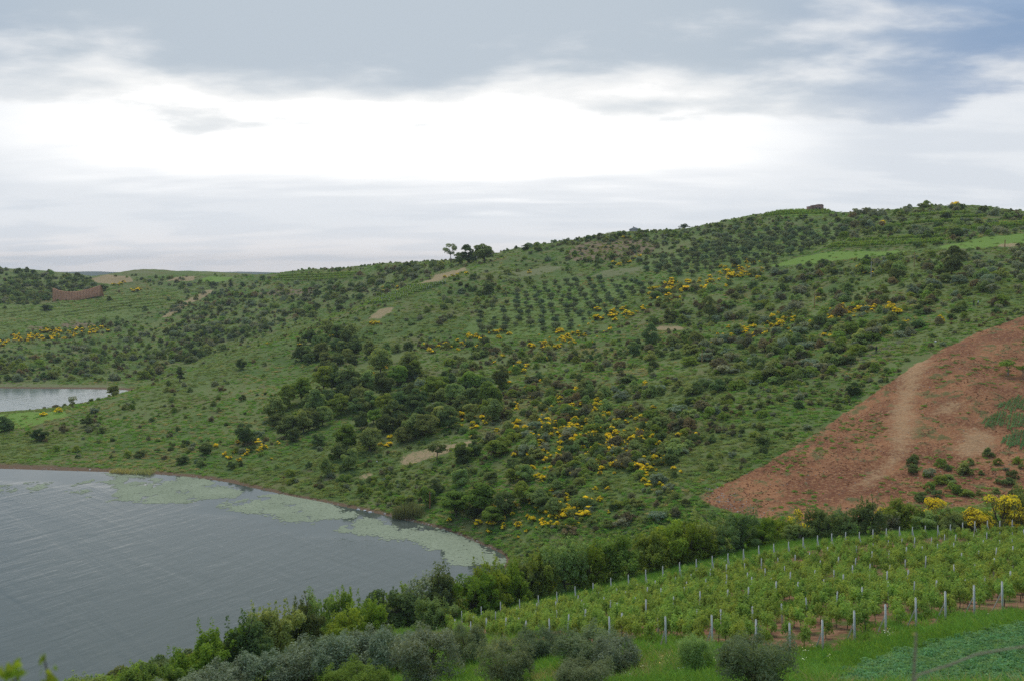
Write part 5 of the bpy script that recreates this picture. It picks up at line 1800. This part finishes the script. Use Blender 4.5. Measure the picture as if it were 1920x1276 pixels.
for pix, n, sp, lab in [
        ([(110, 912), (150, 900), (195, 893), (240, 890), (290, 894), (340, 895), (385, 899), (402, 905), (388, 911), (430, 917), (456, 921), (430, 931), (385, 936), (330, 943), (270, 941), (215, 936), (165, 926)], 11000, 0.35,
         'long pale green mat of floating weed under the left shore'),
        ([(505, 926), (560, 928), (610, 939), (650, 955), (673, 966), (640, 973), (615, 976), (588, 983), (540, 976), (490, 966), (440, 956), (408, 948), (440, 936)], 6000, 0.0,
         'middle pale green mat of floating weed'),
        ([(690, 969), (715, 972), (730, 982), (800, 993), (850, 1003), (872, 1012), (905, 1026), (940, 1046), (952, 1055), (920, 1060), (880, 1060), (850, 1046), (820, 1036), (790, 1021), (740, 1010), (690, 1002), (640, 992), (630, 985), (660, 976)], 7000, 0.0,
         'right-hand pale green mat of floating weed beside the gully'),
        ([(190, 886), (240, 889), (250, 893), (200, 892)], 260, 0.0, 'thin sliver of floating weed close to the left shore'),
        ([(-40, 905), (60, 902), (90, 912), (60, 922), (-40, 925)], 700, 0.2, 'faint scattered floating weed at the left edge')]:
    tag(link('floating_weed', weed_mat_mesh(pix, n, len(lab), sp)), lab, kind='stuff')


# ------------------------------------------------------------------ reeds and shore stones
def reed_mesh(g, w, depth, h, n, mat):
    base = np.c_[g.uniform(-w / 2, w / 2, n), g.uniform(-depth / 2, depth / 2, n), np.full(n, -0.2)]
    d = unit(np.c_[g.normal(size=(n, 2)) * 0.16, np.ones(n)])
    hh = h * g.uniform(0.6, 1.15, n)[:, None] * (1 - 0.35 * (np.abs(base[:, :1]) / (w / 2)) ** 2)
    side = unit(np.cross(d, g.normal(size=(n, 3)))) * 0.05
    mid = base + d * hh * 0.6
    tip = base + d * hh + np.c_[d[:, :2] * hh * 0.7, -0.1 * hh]
    V = np.stack([base - side, base + side, mid + side, mid - side, tip + side * 0.1, tip - side * 0.1], 1).reshape(-1, 3)
    i = np.arange(n)[:, None] * 6
    F = np.concatenate([i + np.array([[0, 1, 2, 3]]), i + np.array([[3, 2, 4, 5]])])
    return arrays_mesh('reeds', V, F, [M[mat]], np.repeat(g.uniform(0, 1, n), 6))


RG = np.random.default_rng(900)
for px, py, w, h, mat, lab in [(765, 968, 56, 36, 'reed', 'tall grey-green clump of reeds beside the rust-red post'), (228, 885, 44, 13, 'dry', 'dry reeds at the left of the shore reed strip'),
                               (268, 887, 42, 13, 'dry', 'dry reeds at the right of the shore reed strip')]:
    q = g3(px, py)
    k_ = q[1] / PIXW
    o = link('reeds', reed_mesh(RG, w * k_, 3.0, h * k_, 420, mat), loc=seated(q, 0.05), rot=(0, 0, R(-10)))
    tag(o, lab, 'reeds')


def stone_mesh(g):
    import bmesh
    bm = bmesh.new()
    bmesh.ops.create_icosphere(bm, subdivisions=1, radius=0.5)
    for v in bm.verts:
        v.co *= g.uniform(0.7, 1.2)
        v.co.z *= 0.65
    me = bpy.data.meshes.new('stone')
    bm.to_mesh(me)
    bm.free()
    me.materials.append(M['stone'])
    return me


M['stone'] = simple_mat('stone_pale', (0.46, 0.40, 0.33), 0.9, 0.3, 2.0, 0.3)
STN = [stone_mesh(RG) for _ in range(5)]
a_ = np.concatenate([np.c_[RG.normal(size=(90, 2)) * (34, 9) + (1385, 948)], np.c_[RG.normal(size=(30, 2)) * (20, 6) + (1345, 935)]])
a_[:, 1] += (a_[:, 0] - 1385) * 0.28
q_ = ground_at(a_[:, 0], a_[:, 1])
q_ = q_[~np.isnan(q_[:, 0])]
scatter('field_rubble', 'pale rubble heaped at the tip of the red field', q_, STN, RG.uniform(0.12, 0.42, len(q_)), tilt=0.5)
a_ = np.c_[RG.uniform(1340, 1920, 420), RG.uniform(600, 970, 420)]
q_ = ground_at(a_[:, 0], a_[:, 1])
q_ = q_[~np.isnan(q_[:, 0])]
q_ = q_[zone_dist('red', q_[:, 0], q_[:, 1]) > 0.3]
a_ = np.c_[RG.uniform(1310, 1930, 9000), RG.uniform(600, 985, 9000)]
c_ = ground_at(a_[:, 0], a_[:, 1])
c_ = c_[~np.isnan(c_[:, 0])]
c_ = c_[(zone_dist('red', c_[:, 0], c_[:, 1]) > 0.2) & (zone_dist('track', c_[:, 0], c_[:, 1]) < -1.5) & (fbm(c_[:, 0] / 6, c_[:, 1] / 6, 55, 3) > 0.42)]
M['clod'] = simple_mat('earth_clod', (0.32, 0.145, 0.066), 0.95, 0.4, 1.5, 0.5)
CLD = [stone_mesh(RG) for _ in range(4)]
for me_ in CLD:
    me_.materials[0] = M['clod']
scatter('earth_clods_rubble', 'clods of turned red earth all over the field', c_, CLD, RG.uniform(0.15, 0.5, len(c_)), tilt=0.5)
scatter('field_gravel', 'scattered pale stones on the red field', q_, STN, RG.uniform(0.08, 0.3, len(q_)), tilt=0.5)
t_ = RG.uniform(0, 1, 240)
sx_ = np.interp(t_, np.linspace(0, 1, len(SHORE)), [s[0] for s in SHORE])
sy_ = np.interp(sx_, [s[0] for s in SHORE], [s[1] for s in SHORE]) - RG.uniform(0.5, 4, 240)
q_ = ground_at(sx_, sy_)
q_ = q_[~np.isnan(q_[:, 0])]
q_ = q_[q_[:, 2] > -0.1]
scatter('shore_gravel', 'small stones along the muddy lake shore', q_, STN, RG.uniform(0.12, 0.45, len(q_)), tilt=0.5)
M['whitestone'] = simple_mat('stone_white', (0.72, 0.70, 0.66), 0.85, 0.15, 2.0, 0.2)
for px, py, w, lab in [(672, 955, 9, 'pale boulder leftmost of the shore rocks'), (684, 957, 8, 'pale boulder in the middle of the shore rocks'), (694, 960, 8, 'pale boulder rightmost of the shore rocks'),
                       (169, 880, 5, 'small white stone on the far left shore'), (722, 962, 4, 'small white stone on the shore near the reeds'), (707, 865, 5, 'small white stone on the grass below the slope wood'),
                       (1754, 641, 9, 'white chunk beside the edge of the red field'), (1790, 555, 5, 'white stone on the slope near the two walkers'), (165, 583, 3, 'white speck of stone on the left terraces'),
                       (1614, 679, 4, 'white stone beside the lone walker')]:
    q = g3(px, py)
    me = stone_mesh(RG)
    me.materials[0] = M['whitestone']
    s_ = w * q[1] / PIXW
    o = link('stone', me, loc=(q[0], q[1], q[2] + 0.1 * s_), rot=(0, 0, px), scale=(s_, s_ * 0.8, s_ * 0.8))
    tag(o, lab, 'stone')

# ------------------------------------------------------------------ poles
M['ochre'] = simple_mat('wood_ochre', (0.42, 0.27, 0.10), 0.85, 0.2, 3.0, 0.3)
M['palewood'] = simple_mat('wood_pale', (0.46, 0.42, 0.33), 0.85, 0.2, 3.0, 0.3)
M['rust'] = simple_mat('rust_post', (0.36, 0.15, 0.07), 0.85, 0.25, 3.0, 0.3)
M['porcelain'] = simple_mat('insulator', (0.5, 0.5, 0.48), 0.4, 0.1, 3.0)
for px, py, top, mat, wpx, lab in [
        (1633, 521, 491, 'palewood', 2.0, 'tall pale pole left of the big round dark tree'), (1527, 578, 548, 'ochre', 2.0, 'thin ochre pole among the broom above the slope orchard'),
        (1316, 680, 656, 'ochre', 2.2, 'short ochre pole below the pair of dark trees'), (806, 952, 921, 'rust', 2.8, 'rust-red post by the lake shore'),
        (1714, 500, 473, 'ochre', 1.8, 'ochre pole on the brown patch left of the big round dark tree'), (1884, 463, 450, 'rust', 1.8, 'short rust-brown pole on the upper meadow edge'),
        (1038, 820, 802, 'ochre', 1.6, 'short yellowish pole in the great broom patch')]:
    q = g3(px, py)
    k_ = q[1] / PIXW
    h, r = (py - top) * k_, wpx * k_ / 2
    V, F = tube([(0, 0, -0.8), (0, 0, 0.0), (0.02, 0.01, h * 0.5), (0.03, 0.0, h)], [r * 1.15, r * 1.1, r * 0.95, r * 0.75], 8)
    o = link('pole', arrays_mesh('pole', V, F, [M[mat]], smooth=True), loc=seated(q))
    tag(o, lab, 'pole')
    V, F = box(0, 0, h, r * 1.7, r * 1.7, r * 0.8, 0.3)
    link('cap', arrays_mesh('cap', V, F, [M[mat]]), o)
    V, F = tube([(r * 0.6, 0, h * 0.93), (r * 2.0, 0, h * 0.93), (r * 2.2, 0, h * 0.96)], [r * 0.35, r * 0.35, r * 0.5], 6)
    link('insulator', arrays_mesh('insulator', V, F, [M['porcelain']]), o)

# ------------------------------------------------------------------ walkers
def walker(loc, rotz, shirt, trousers, stride, label, h=1.88):
    sk = simple_mat('skin', (0.42, 0.25, 0.17), 0.6, 0.1)
    m, k, out = new_mat('walker_clothes')
    b = k.node('ShaderNodeBsdfPrincipled')
    b.inputs['Roughness'].default_value = 0.85
    z = k.node('ShaderNodeSeparateXYZ')
    k.link(k.node('ShaderNodeTexCoord').outputs['Object'], z.inputs[0])
    zz = z.outputs[2]
    c = k.mix(k.math('GREATER_THAN', zz, 0.95), trousers, shirt)
    c = k.mix(k.math('GREATER_THAN', zz, 1.47), c, (0.42, 0.25, 0.17))
    c = k.mix(k.math('LESS_THAN', zz, 0.09), c, (0.03, 0.025, 0.02))
    k.link(c, b.inputs['Base Color'])
    k.link(b.outputs[0], out.inputs[0])
    s = stride
    J = {'pel': (0, 0, 0.95, .135), 'bel': (0, 0.01, 1.10, .13), 'che': (0, 0.02, 1.32, .15), 'nek': (0, 0.03, 1.48, .055), 'hed': (0, 0.05, 1.60, .095), 'top': (0, 0.045, 1.70, .07)}
    E = [('pel', 'bel'), ('bel', 'che'), ('che', 'nek'), ('nek', 'hed'), ('hed', 'top')]
    for n_, sx in (('l', -1), ('r', 1)):
        f = s * sx
        J['hp' + n_] = (sx * 0.10, 0, 0.88, .105)
        J['kn' + n_] = (sx * 0.10, 0.10 + f * 0.5, 0.50, .07)
        J['an' + n_] = (sx * 0.10, f, 0.09, .045)
        J['to' + n_] = (sx * 0.11, f + 0.17, 0.04, .038)
        J['sh' + n_] = (sx * 0.19, 0.02, 1.40, .065)
        J['el' + n_] = (sx * 0.25, -f * 0.5 - 0.03, 1.13, .05)
        J['wr' + n_] = (sx * 0.25, -f * 0.6 + 0.12, 0.90, .034)
        J['ha' + n_] = (sx * 0.25, -f * 0.6 + 0.17, 0.81, .042)
        E += [('pel', 'hp' + n_), ('hp' + n_, 'kn' + n_), ('kn' + n_, 'an' + n_), ('an' + n_, 'to' + n_), ('che', 'sh' + n_), ('sh' + n_, 'el' + n_), ('el' + n_, 'wr' + n_), ('wr' + n_, 'ha' + n_)]
    names = list(J)
    me = bpy.data.meshes.new('person')
    me.from_pydata([J[n][:3] for n in names], [(names.index(a), names.index(b2)) for a, b2 in E], [])
    me.materials.append(m)
    o = link('person', me, loc=loc, rot=(0, 0, rotz), scale=h / 1.74)
    md = o.modifiers.new('skin', 'SKIN')
    lay = me.skin_vertices[0] if me.skin_vertices else None
    if lay is None:
        bpy.context.view_layer.objects.active = o
        lay = me.skin_vertices[0]
    for i, n in enumerate(names):
        lay.data[i].radius = (J[n][3] * 1.15,) * 2
        lay.data[i].use_root = n == 'pel'
    sb = o.modifiers.new('smooth', 'SUBSURF')
    sb.levels = sb.render_levels = 2
    V, F = tube([(0, 0.03, 1.58), (0, 0.02, 1.66), (0, 0.03, 1.74), (0, 0.035, 1.765)], [0.085, 0.105, 0.075, 0.01], 10)
    link('hair', arrays_mesh('hair', V, F, [simple_mat('hair', (0.02, 0.016, 0.013), 0.7)], smooth=True), o)
    tag(o, label, 'person')


def make_walkers():
    q = g3(1826, 574)
    walker(seated(q), R(60), (0.02, 0.02, 0.024), (0.018, 0.018, 0.022), 0.16, 'person in black walking, left of the two walkers on the slope')
    q = g3(1834, 574)
    walker(seated(q), R(75), (0.75, 0.75, 0.74), (0.02, 0.02, 0.025), 0.12, 'person in white top and dark trousers beside the one in black')
    q = g3(1643, 661)
    walker(seated(q), R(150), (0.016, 0.016, 0.018), (0.014, 0.014, 0.016), 0.08, 'lone person in black standing beside the dim path above the red field')


make_walkers()

# ------------------------------------------------------------------ two buildings on the skyline
M['brickwall'] = simple_mat('wall_brick', (0.34, 0.21, 0.16), 0.9, 0.3, 1.5, 0.4)
M['greywall'] = simple_mat('wall_grey', (0.52, 0.50, 0.47), 0.9, 0.15, 1.0, 0.2)
M['slate'] = simple_mat('roof_grey', (0.34, 0.33, 0.33), 0.8, 0.2, 1.0, 0.2)
M['hole'] = simple_mat('dark_opening', (0.03, 0.028, 0.028), 0.6, 0.1)
M['rooftile'] = simple_mat('roof_slab', (0.30, 0.24, 0.21), 0.9, 0.2, 1.0)


def bx(name, parent, mat, *a, **k):
    V, F = box(*a, **k)
    return link(name, arrays_mesh(name, V, F, [M[mat]]), parent)


q = g3(1533, 398)
hut = link('brick_hut', None, loc=(q[0], q[1] + 4, float(hgt(q[0], q[1] + 4)) - 0.3), rot=(0, 0, R(8)))
tag(hut, 'dark brick hut with stepped flat roof on the hilltop vineyard', 'building')
bx('wall', hut, 'brickwall', 0.8, 0, 0, 6.4, 5.0, 4.0)
bx('wall', hut, 'brickwall', -3.7, 0.4, 0, 2.6, 4.2, 3.3)
bx('roof', hut, 'rooftile', 0.8, 0, 4.0, 6.8, 5.4, 0.22)
bx('roof', hut, 'rooftile', -3.75, 0.4, 3.3, 2.7, 4.6, 0.2)
bx('parapet', hut, 'brickwall', 2.2, 0, 4.22, 3.0, 4.6, 0.55)
for wx in (-0.9, 1.4):
    w_ = bx('window', hut, 'hole', wx, -2.5, 1.6, 1.0, 0.12, 1.1)
    bx('sill', w_, 'greywall', wx, -2.56, 1.5, 1.2, 0.14, 0.09)
d_ = bx('door', hut, 'hole', 3.1, -2.5, 0.0, 1.0, 0.1, 2.0)
bx('handle', d_, 'greywall', 3.45, -2.58, 1.0, 0.06, 0.08, 0.16)

q = g3(1196, 437)
hz_ = float(hgt(q[0], q[1] + 14))
house = link('farmhouse', None, loc=(q[0], q[1] + 14, hz_ - 2.4), rot=(0, 0, R(74)), scale=0.85)
tag(house, 'low farmhouse with grey gabled roof half hidden behind the skyline', 'building')
bx('wall', house, 'greywall', 0, 0, 0, 10.0, 7.0, 3.0 + 1.2)
V = np.array([(-5.6, -4.0, 4.0), (5.6, -4.0, 4.0), (5.6, 4.0, 4.0), (-5.6, 4.0, 4.0), (-5.4, 0, 5.9), (5.4, 0, 5.9), (-5.6, -4.0, 4.2), (5.6, -4.0, 4.2), (5.6, 4.0, 4.2), (-5.6, 4.0, 4.2)], float)
F = np.array([(6, 7, 5, 4), (8, 9, 4, 5), (0, 1, 7, 6), (2, 3, 9, 8), (0, 3, 2, 1), (1, 2, 8, 7), (3, 0, 6, 9), (7, 8, 5, 5), (9, 6, 4, 4)])
rf = link('roof', arrays_mesh('roof', V, F[:7], [M['slate']]), house)
V, F = np.array([(5.5, -3.9, 4.19), (5.5, 3.9, 4.19), (5.35, 0, 5.85), (5.30, 0, 5.0), (-5.5, -3.9, 4.19), (-5.5, 3.9, 4.19), (-5.35, 0, 5.85), (-5.30, 0, 5.0)], float), np.array([(0, 1, 2, 3), (5, 4, 6, 7)])
gb = arrays_mesh('gable', V[[0, 1, 2, 4, 5, 6]], np.array([(0, 1, 2), (4, 3, 5)]), [M['greywall']])
link('gable', gb, house)
bx('chimney', rf, 'brickwall', -2.5, 0.9, 5.0, 0.6, 0.6, 1.5)
for wx in (-3.0, 0.0, 3.0):
    w_ = bx('window', house, 'hole', wx, -3.5, 2.2, 1.1, 0.12, 1.2)
    bx('sill', w_, 'slate', wx, -3.57, 2.1, 1.3, 0.16, 0.09)

# ------------------------------------------------------------------ ribbed earth bank on the far hillside
def build_bank():
    nu, nv = 220, 14
    top = np.interp(np.linspace(0, 1, nu), [0, 0.04, 0.12, 0.3, 0.5, 0.75, 1.0], [541, 540.5, 544, 547, 546.5, 542, 534.5])
    bot = np.interp(np.linspace(0, 1, nu), [0, 0.3, 0.6, 1.0], [567, 563, 557, 549])
    pxs = np.linspace(99, 189, nu)
    dep = np.linspace(776, 800, nu)
    m, k, out = new_mat('rust_earth')
    pos = k.node('ShaderNodeNewGeometry').outputs['Position']
    b = k.node('ShaderNodeBsdfPrincipled')
    n = k.noise(k.mapping(pos, scale=(1, 1, 0.25)), 0.6, 5, 0.6)
    k.link(k.mix(n, (0.54, 0.245, 0.125), (0.68, 0.38, 0.21)), b.inputs['Base Color'])
    b.inputs['Roughness'].default_value = 0.95
    k.link(b.outputs[0], out.inputs[0])
    g = np.random.default_rng(3)
    ph = np.cumsum(g.uniform(0.7, 1.3, nu)) * (2 * np.pi * 17 / nu)
    V = []
    for j in range(nv + 3):
        t = min(j / nv, 1.0)
        for i in range(nu):
            py = bot[i] + 5 * (1 - t) * (t < 0.01) + (top[i] - bot[i]) * t
            rib = max(0.0, math.sin(ph[i])) ** 0.8 * (0.5 + 0.7 * value_noise(np.array([i / 9.0]), np.array([0.5]), 4)[0]) * (1 - 0.4 * t) + 0.12 * g.normal()
            d = dep[i] + 2.5 * t - rib + (0 if j <= nv else (j - nv) * 3.0)
            x, y, z = at_depth(pxs[i], py, dep[i] + 2.5 * t)
            x, y = x, y - rib + (0 if j <= nv else (j - nv) * 3.0)
            z -= 0 if j <= nv else (j - nv) ** 2 * 2.2
            V.append((x, y, z))
    V = np.array(V)
    i = np.arange((nv + 3) * nu).reshape(nv + 3, nu)
    F = np.stack([i[:-1, :-1], i[:-1, 1:], i[1:, 1:], i[1:, :-1]], -1).reshape(-1, 4)
    # closed ends
    o = link('earth_bank', arrays_mesh('earth_bank', V, F, [m], smooth=False))
    tag(o, 'rust-red cut earth bank with upright ribs and sagging top on the far left hillside', 'bank')


build_bank()

# ------------------------------------------------------------------ crop rows on red soil at the right edge
def crop_row(pa, pb, g):
    a, b = g3(*pa), g3(*pb)
    if a is None or b is None:
        return None
    L = np.hypot(*(b - a)[:2])
    n = max(6, int(L / 0.45))
    parts = []
    for i in range(n):
        p = a + (b - a) * ((i + 0.5) / n)
        p[2] = float(hgt(p[0], p[1]))
        C = [(p[0] + g.normal() * 0.05, p[1] + g.normal() * 0.05, p[2] + 0.18, 0.2 * g.uniform(0.8, 1.25), 0.8)]
        parts.append(leaves(g, C, 22, 0.2, 0.55, 0.3, lower=0.0))
    V, F, T = merge(parts)
    V = V - a
    return arrays_mesh('foliage', V, F, [M['clover']], T), a


_g = np.random.default_rng(66)
n_ = 0
for x0, x1, ytop, ybot, lean, wh in ((1846, 1930, 772, 800, 8, 'middle'), (1880, 1935, 806, 838, 6, 'lower'), (1872, 1935, 744, 768, 14, 'upper')):
    xs = np.arange(x0, x1, 5.2)
    for i, x in enumerate(xs):
        r_ = crop_row((x - lean * 0.5, ybot + _g.normal() * 2.5 - max(0, 3 - i) * 2), (x + lean * 0.5, ytop + _g.normal() * 2.5 + max(0, 4 - i) * 3), _g)
        if r_:
            o = link('crop_row', r_[0], loc=tuple(r_[1]))
            tag(o, f'blue-green crop row, {ordinal(i + 1)} from left in the {wh} crop plot', 'crop row', 'crop rows on the red soil')

# ------------------------------------------------------------------ vine rows on the far terraces
_g = np.random.default_rng(70)
P_ = VINE_PTS
scatter('terrace_vines_foliage', 'bright vine rows on the distant upper terraces', P_, [KIDS[p.name][0].data for p in VIN], _g.uniform(0.9, 1.35, len(P_)))
LINES = [[(0, 566 + 7.5 * i), (110, 556 + 6.0 * i), (220, 551 + 4.6 * i), (335, 545 + 4.0 * i)] for i in range(7)]
LINES += [[(0, 545 + 6 * i), (60, 542 + 6 * i), (98, 545 + 5 * i)] for i in range(3)] + [[(120 + 3 * i, 575 + 5 * i), (220, 560 + 5 * i), (330, 545 + 6 * i)] for i in range(5)]
P_ = row_points(LINES, 1.3, _g)
scatter('terrace_crop_foliage', 'green crop rows following the far left terraces', P_, CUSH['grass'] + CUSH['mid'], _g.uniform(1.1, 2.0, len(P_)))
LINES = [[(676 + 12 * i, 572 - 4.2 * i), (740 + 12 * i, 566 - 4.2 * i)] for i in range(9)]
P_ = row_points(LINES, 1.6, _g)
scatter('staked_vines_foliage', 'young staked vines on the mid-hill plot', P_, [KIDS[p.name][0].data for p in VIN], _g.uniform(0.7, 1.0, len(P_)))
scatter('vine_stakes_undergrowth', 'pale stakes of the mid-hill vine plot', P_[::3] + np.array((0.3, -0.3, 0)), [POSTS[0].data], np.full(len(P_[::3]), 1.15))

# ------------------------------------------------------------------ net fence below the vineyard
def net_fence():
    a, b = g3(1034, 1222), g3(1112, 1222)
    L = float(np.hypot(*(b - a)[:2]))
    ang = math.atan2(b[1] - a[1], b[0] - a[0])
    o = link('net_fence', None, loc=seated(a), rot=(0, 0, ang))
    tag(o, 'low dark net fence on short stakes below the vineyard', 'fence')
    dz = float(b[2] - a[2])
    for i in range(5):
        u = L * i / 4
        V, F = tube([(u, 0, dz * i / 4 - 0.3), (u + 0.02, 0.01, dz * i / 4 + 1.15)], [0.045, 0.035], 6)
        link('stake', arrays_mesh('stake', V, F, [M['bark']]), o)
    parts = []
    for k_ in range(10):
        z = 0.08 + 0.1 * k_
        parts.append(tube([(0, 0, z), (L / 2, 0.03, dz / 2 + z - 0.03), (L, 0, dz + z)], [0.006] * 3, 3))
    for u in np.arange(0.05, L, 0.1):
        parts.append(tube([(u, 0.004, dz * u / L + 0.05), (u, 0.004, dz * u / L + 1.02)], [0.006] * 2, 3))
    V, F, T = merge(parts)
    n = link('net', arrays_mesh('net', V, F, [simple_mat('net_dark', (0.05, 0.065, 0.055), 0.7)]), o)
    n['kind'] = 'stuff'


net_fence()

# ------------------------------------------------------------------ twigs close to the camera
def near_stalk(name, pts, radii, mat, leaf_at, label, cat, leaf_mat_key='lime', seed=1):
    g = np.random.default_rng(seed)
    P = [at_depth(*p) for p in pts]
    base = (P[0][0], P[0][1], float(hgt(P[0][0], P[0][1])))
    path = [base] + P
    V, F = tube(np.array(path) - np.array(base), [radii[0] * 1.3] + list(radii), 6)
    o = link(name, arrays_mesh('stem', V, F, [M[mat]], smooth=True), loc=base)
    tag(o, label, cat)
    for px, py, d, s, n in leaf_at:
        c = np.array(at_depth(px, py, d)) - np.array(base)
        for _ in range(n):
            ax = unit(g.normal(size=3) + np.array((0, -0.3, 0.5)))
            w = unit(np.cross(ax, g.normal(size=3)))
            nn = np.cross(ax, w)
            p0 = c + g.normal(size=3) * s * 0.25
            L = s * g.uniform(0.7, 1.2)
            V = np.array([p0, p0 + ax * L * 0.35 + w * L * 0.26 + nn * L * 0.05, p0 + ax * L * 0.72 + w * L * 0.2 + nn * L * 0.04, p0 + ax * L, p0 + ax * L * 0.72 - w * L * 0.2 + nn * L * 0.04, p0 + ax * L * 0.35 - w * L * 0.26 + nn * L * 0.05,
                          p0 + ax * L * 0.35, p0 + ax * L * 0.72])
            F = np.array([(0, 1, 6, 6), (0, 6, 5, 5), (1, 2, 7, 6), (6, 7, 4, 5), (2, 3, 7, 7), (7, 3, 4, 4)])
            tri = np.array([(0, 1, 6), (0, 6, 5), (1, 2, 7), (1, 7, 6), (6, 7, 4), (6, 4, 5), (2, 3, 7), (7, 3, 4)])
            link('leaf', arrays_mesh('leaf', V, tri, [M[leaf_mat_key]], np.full(8, g.uniform(0.4, 1))), o)
    return o


near_stalk('sapling', [(96, 1330, 2.4), (90, 1270, 2.4), (82, 1226, 2.4)], [0.004, 0.003, 0.0015], 'bark',
           [(82, 1232, 2.4, 0.022, 3), (84, 1252, 2.4, 0.035, 3), (92, 1268, 2.4, 0.035, 4), (104, 1254, 2.4, 0.014, 2), (100, 1275, 2.4, 0.04, 3)],
           'blurred leafy sapling tip close by at the bottom left', 'sapling', 'lime', 3)
near_stalk('sapling', [(10, 1330, 2.3), (22, 1280, 2.3), (46, 1256, 2.3)], [0.004, 0.003, 0.0015], 'bark',
           [(10, 1262, 2.3, 0.03, 3), (25, 1258, 2.3, 0.035, 4), (42, 1258, 2.3, 0.03, 3), (5, 1276, 2.3, 0.04, 3), (30, 1280, 2.3, 0.04, 3), (150, 1286, 2.3, 0.02, 2)],
           'blurred leafy sapling in the very bottom left corner', 'sapling', 'lime', 4)
M['drystalk'] = simple_mat('dry_stalk', (0.36, 0.29, 0.20), 0.9, 0.2, 30.0)
near_stalk('dry_stalk', [(1708, 1330, 2.5), (1713, 1270, 2.5), (1716, 1225, 2.5), (1718, 1184, 2.5)], [0.0040, 0.0038, 0.0036, 0.0033], 'drystalk', [(1716, 1188, 2.5, 0.012, 2)],
           'blurred upright dry stalk close by at the bottom right', 'stalk', 'dry', 5)
near_stalk('dry_stalk', [(1690, 1330, 2.6), (1722, 1264, 2.6), (1780, 1246, 2.6), (1830, 1226, 2.6), (1880, 1217, 2.6), (1960, 1206, 2.6)], [0.0034, 0.0032, 0.0032, 0.003, 0.0028, 0.0028], 'drystalk', [],
           'blurred dry stalk arching to the right edge close by', 'stalk', 'dry', 6)

# ------------------------------------------------------------------ the air itself
def build_haze():
    m = bpy.data.materials.new('haze')
    m.use_nodes = True
    k = NT(m.node_tree)
    k.n.clear()
    out = k.node('ShaderNodeOutputMaterial')
    v = k.node('ShaderNodeVolumePrincipled')
    v.inputs['Color'].default_value = (0.90, 0.95, 1.0, 1)
    v.inputs['Density'].default_value = 0.00010
    k.link(v.outputs[0], out.inputs['Volume'])
    V, F = box(0, 0, -64, 12400, 12400, 64 + 112)
    o = link('haze', arrays_mesh('haze', V, F, [m]))
    tag(o, 'thin bluish haze over the whole valley', kind='stuff')


build_haze()
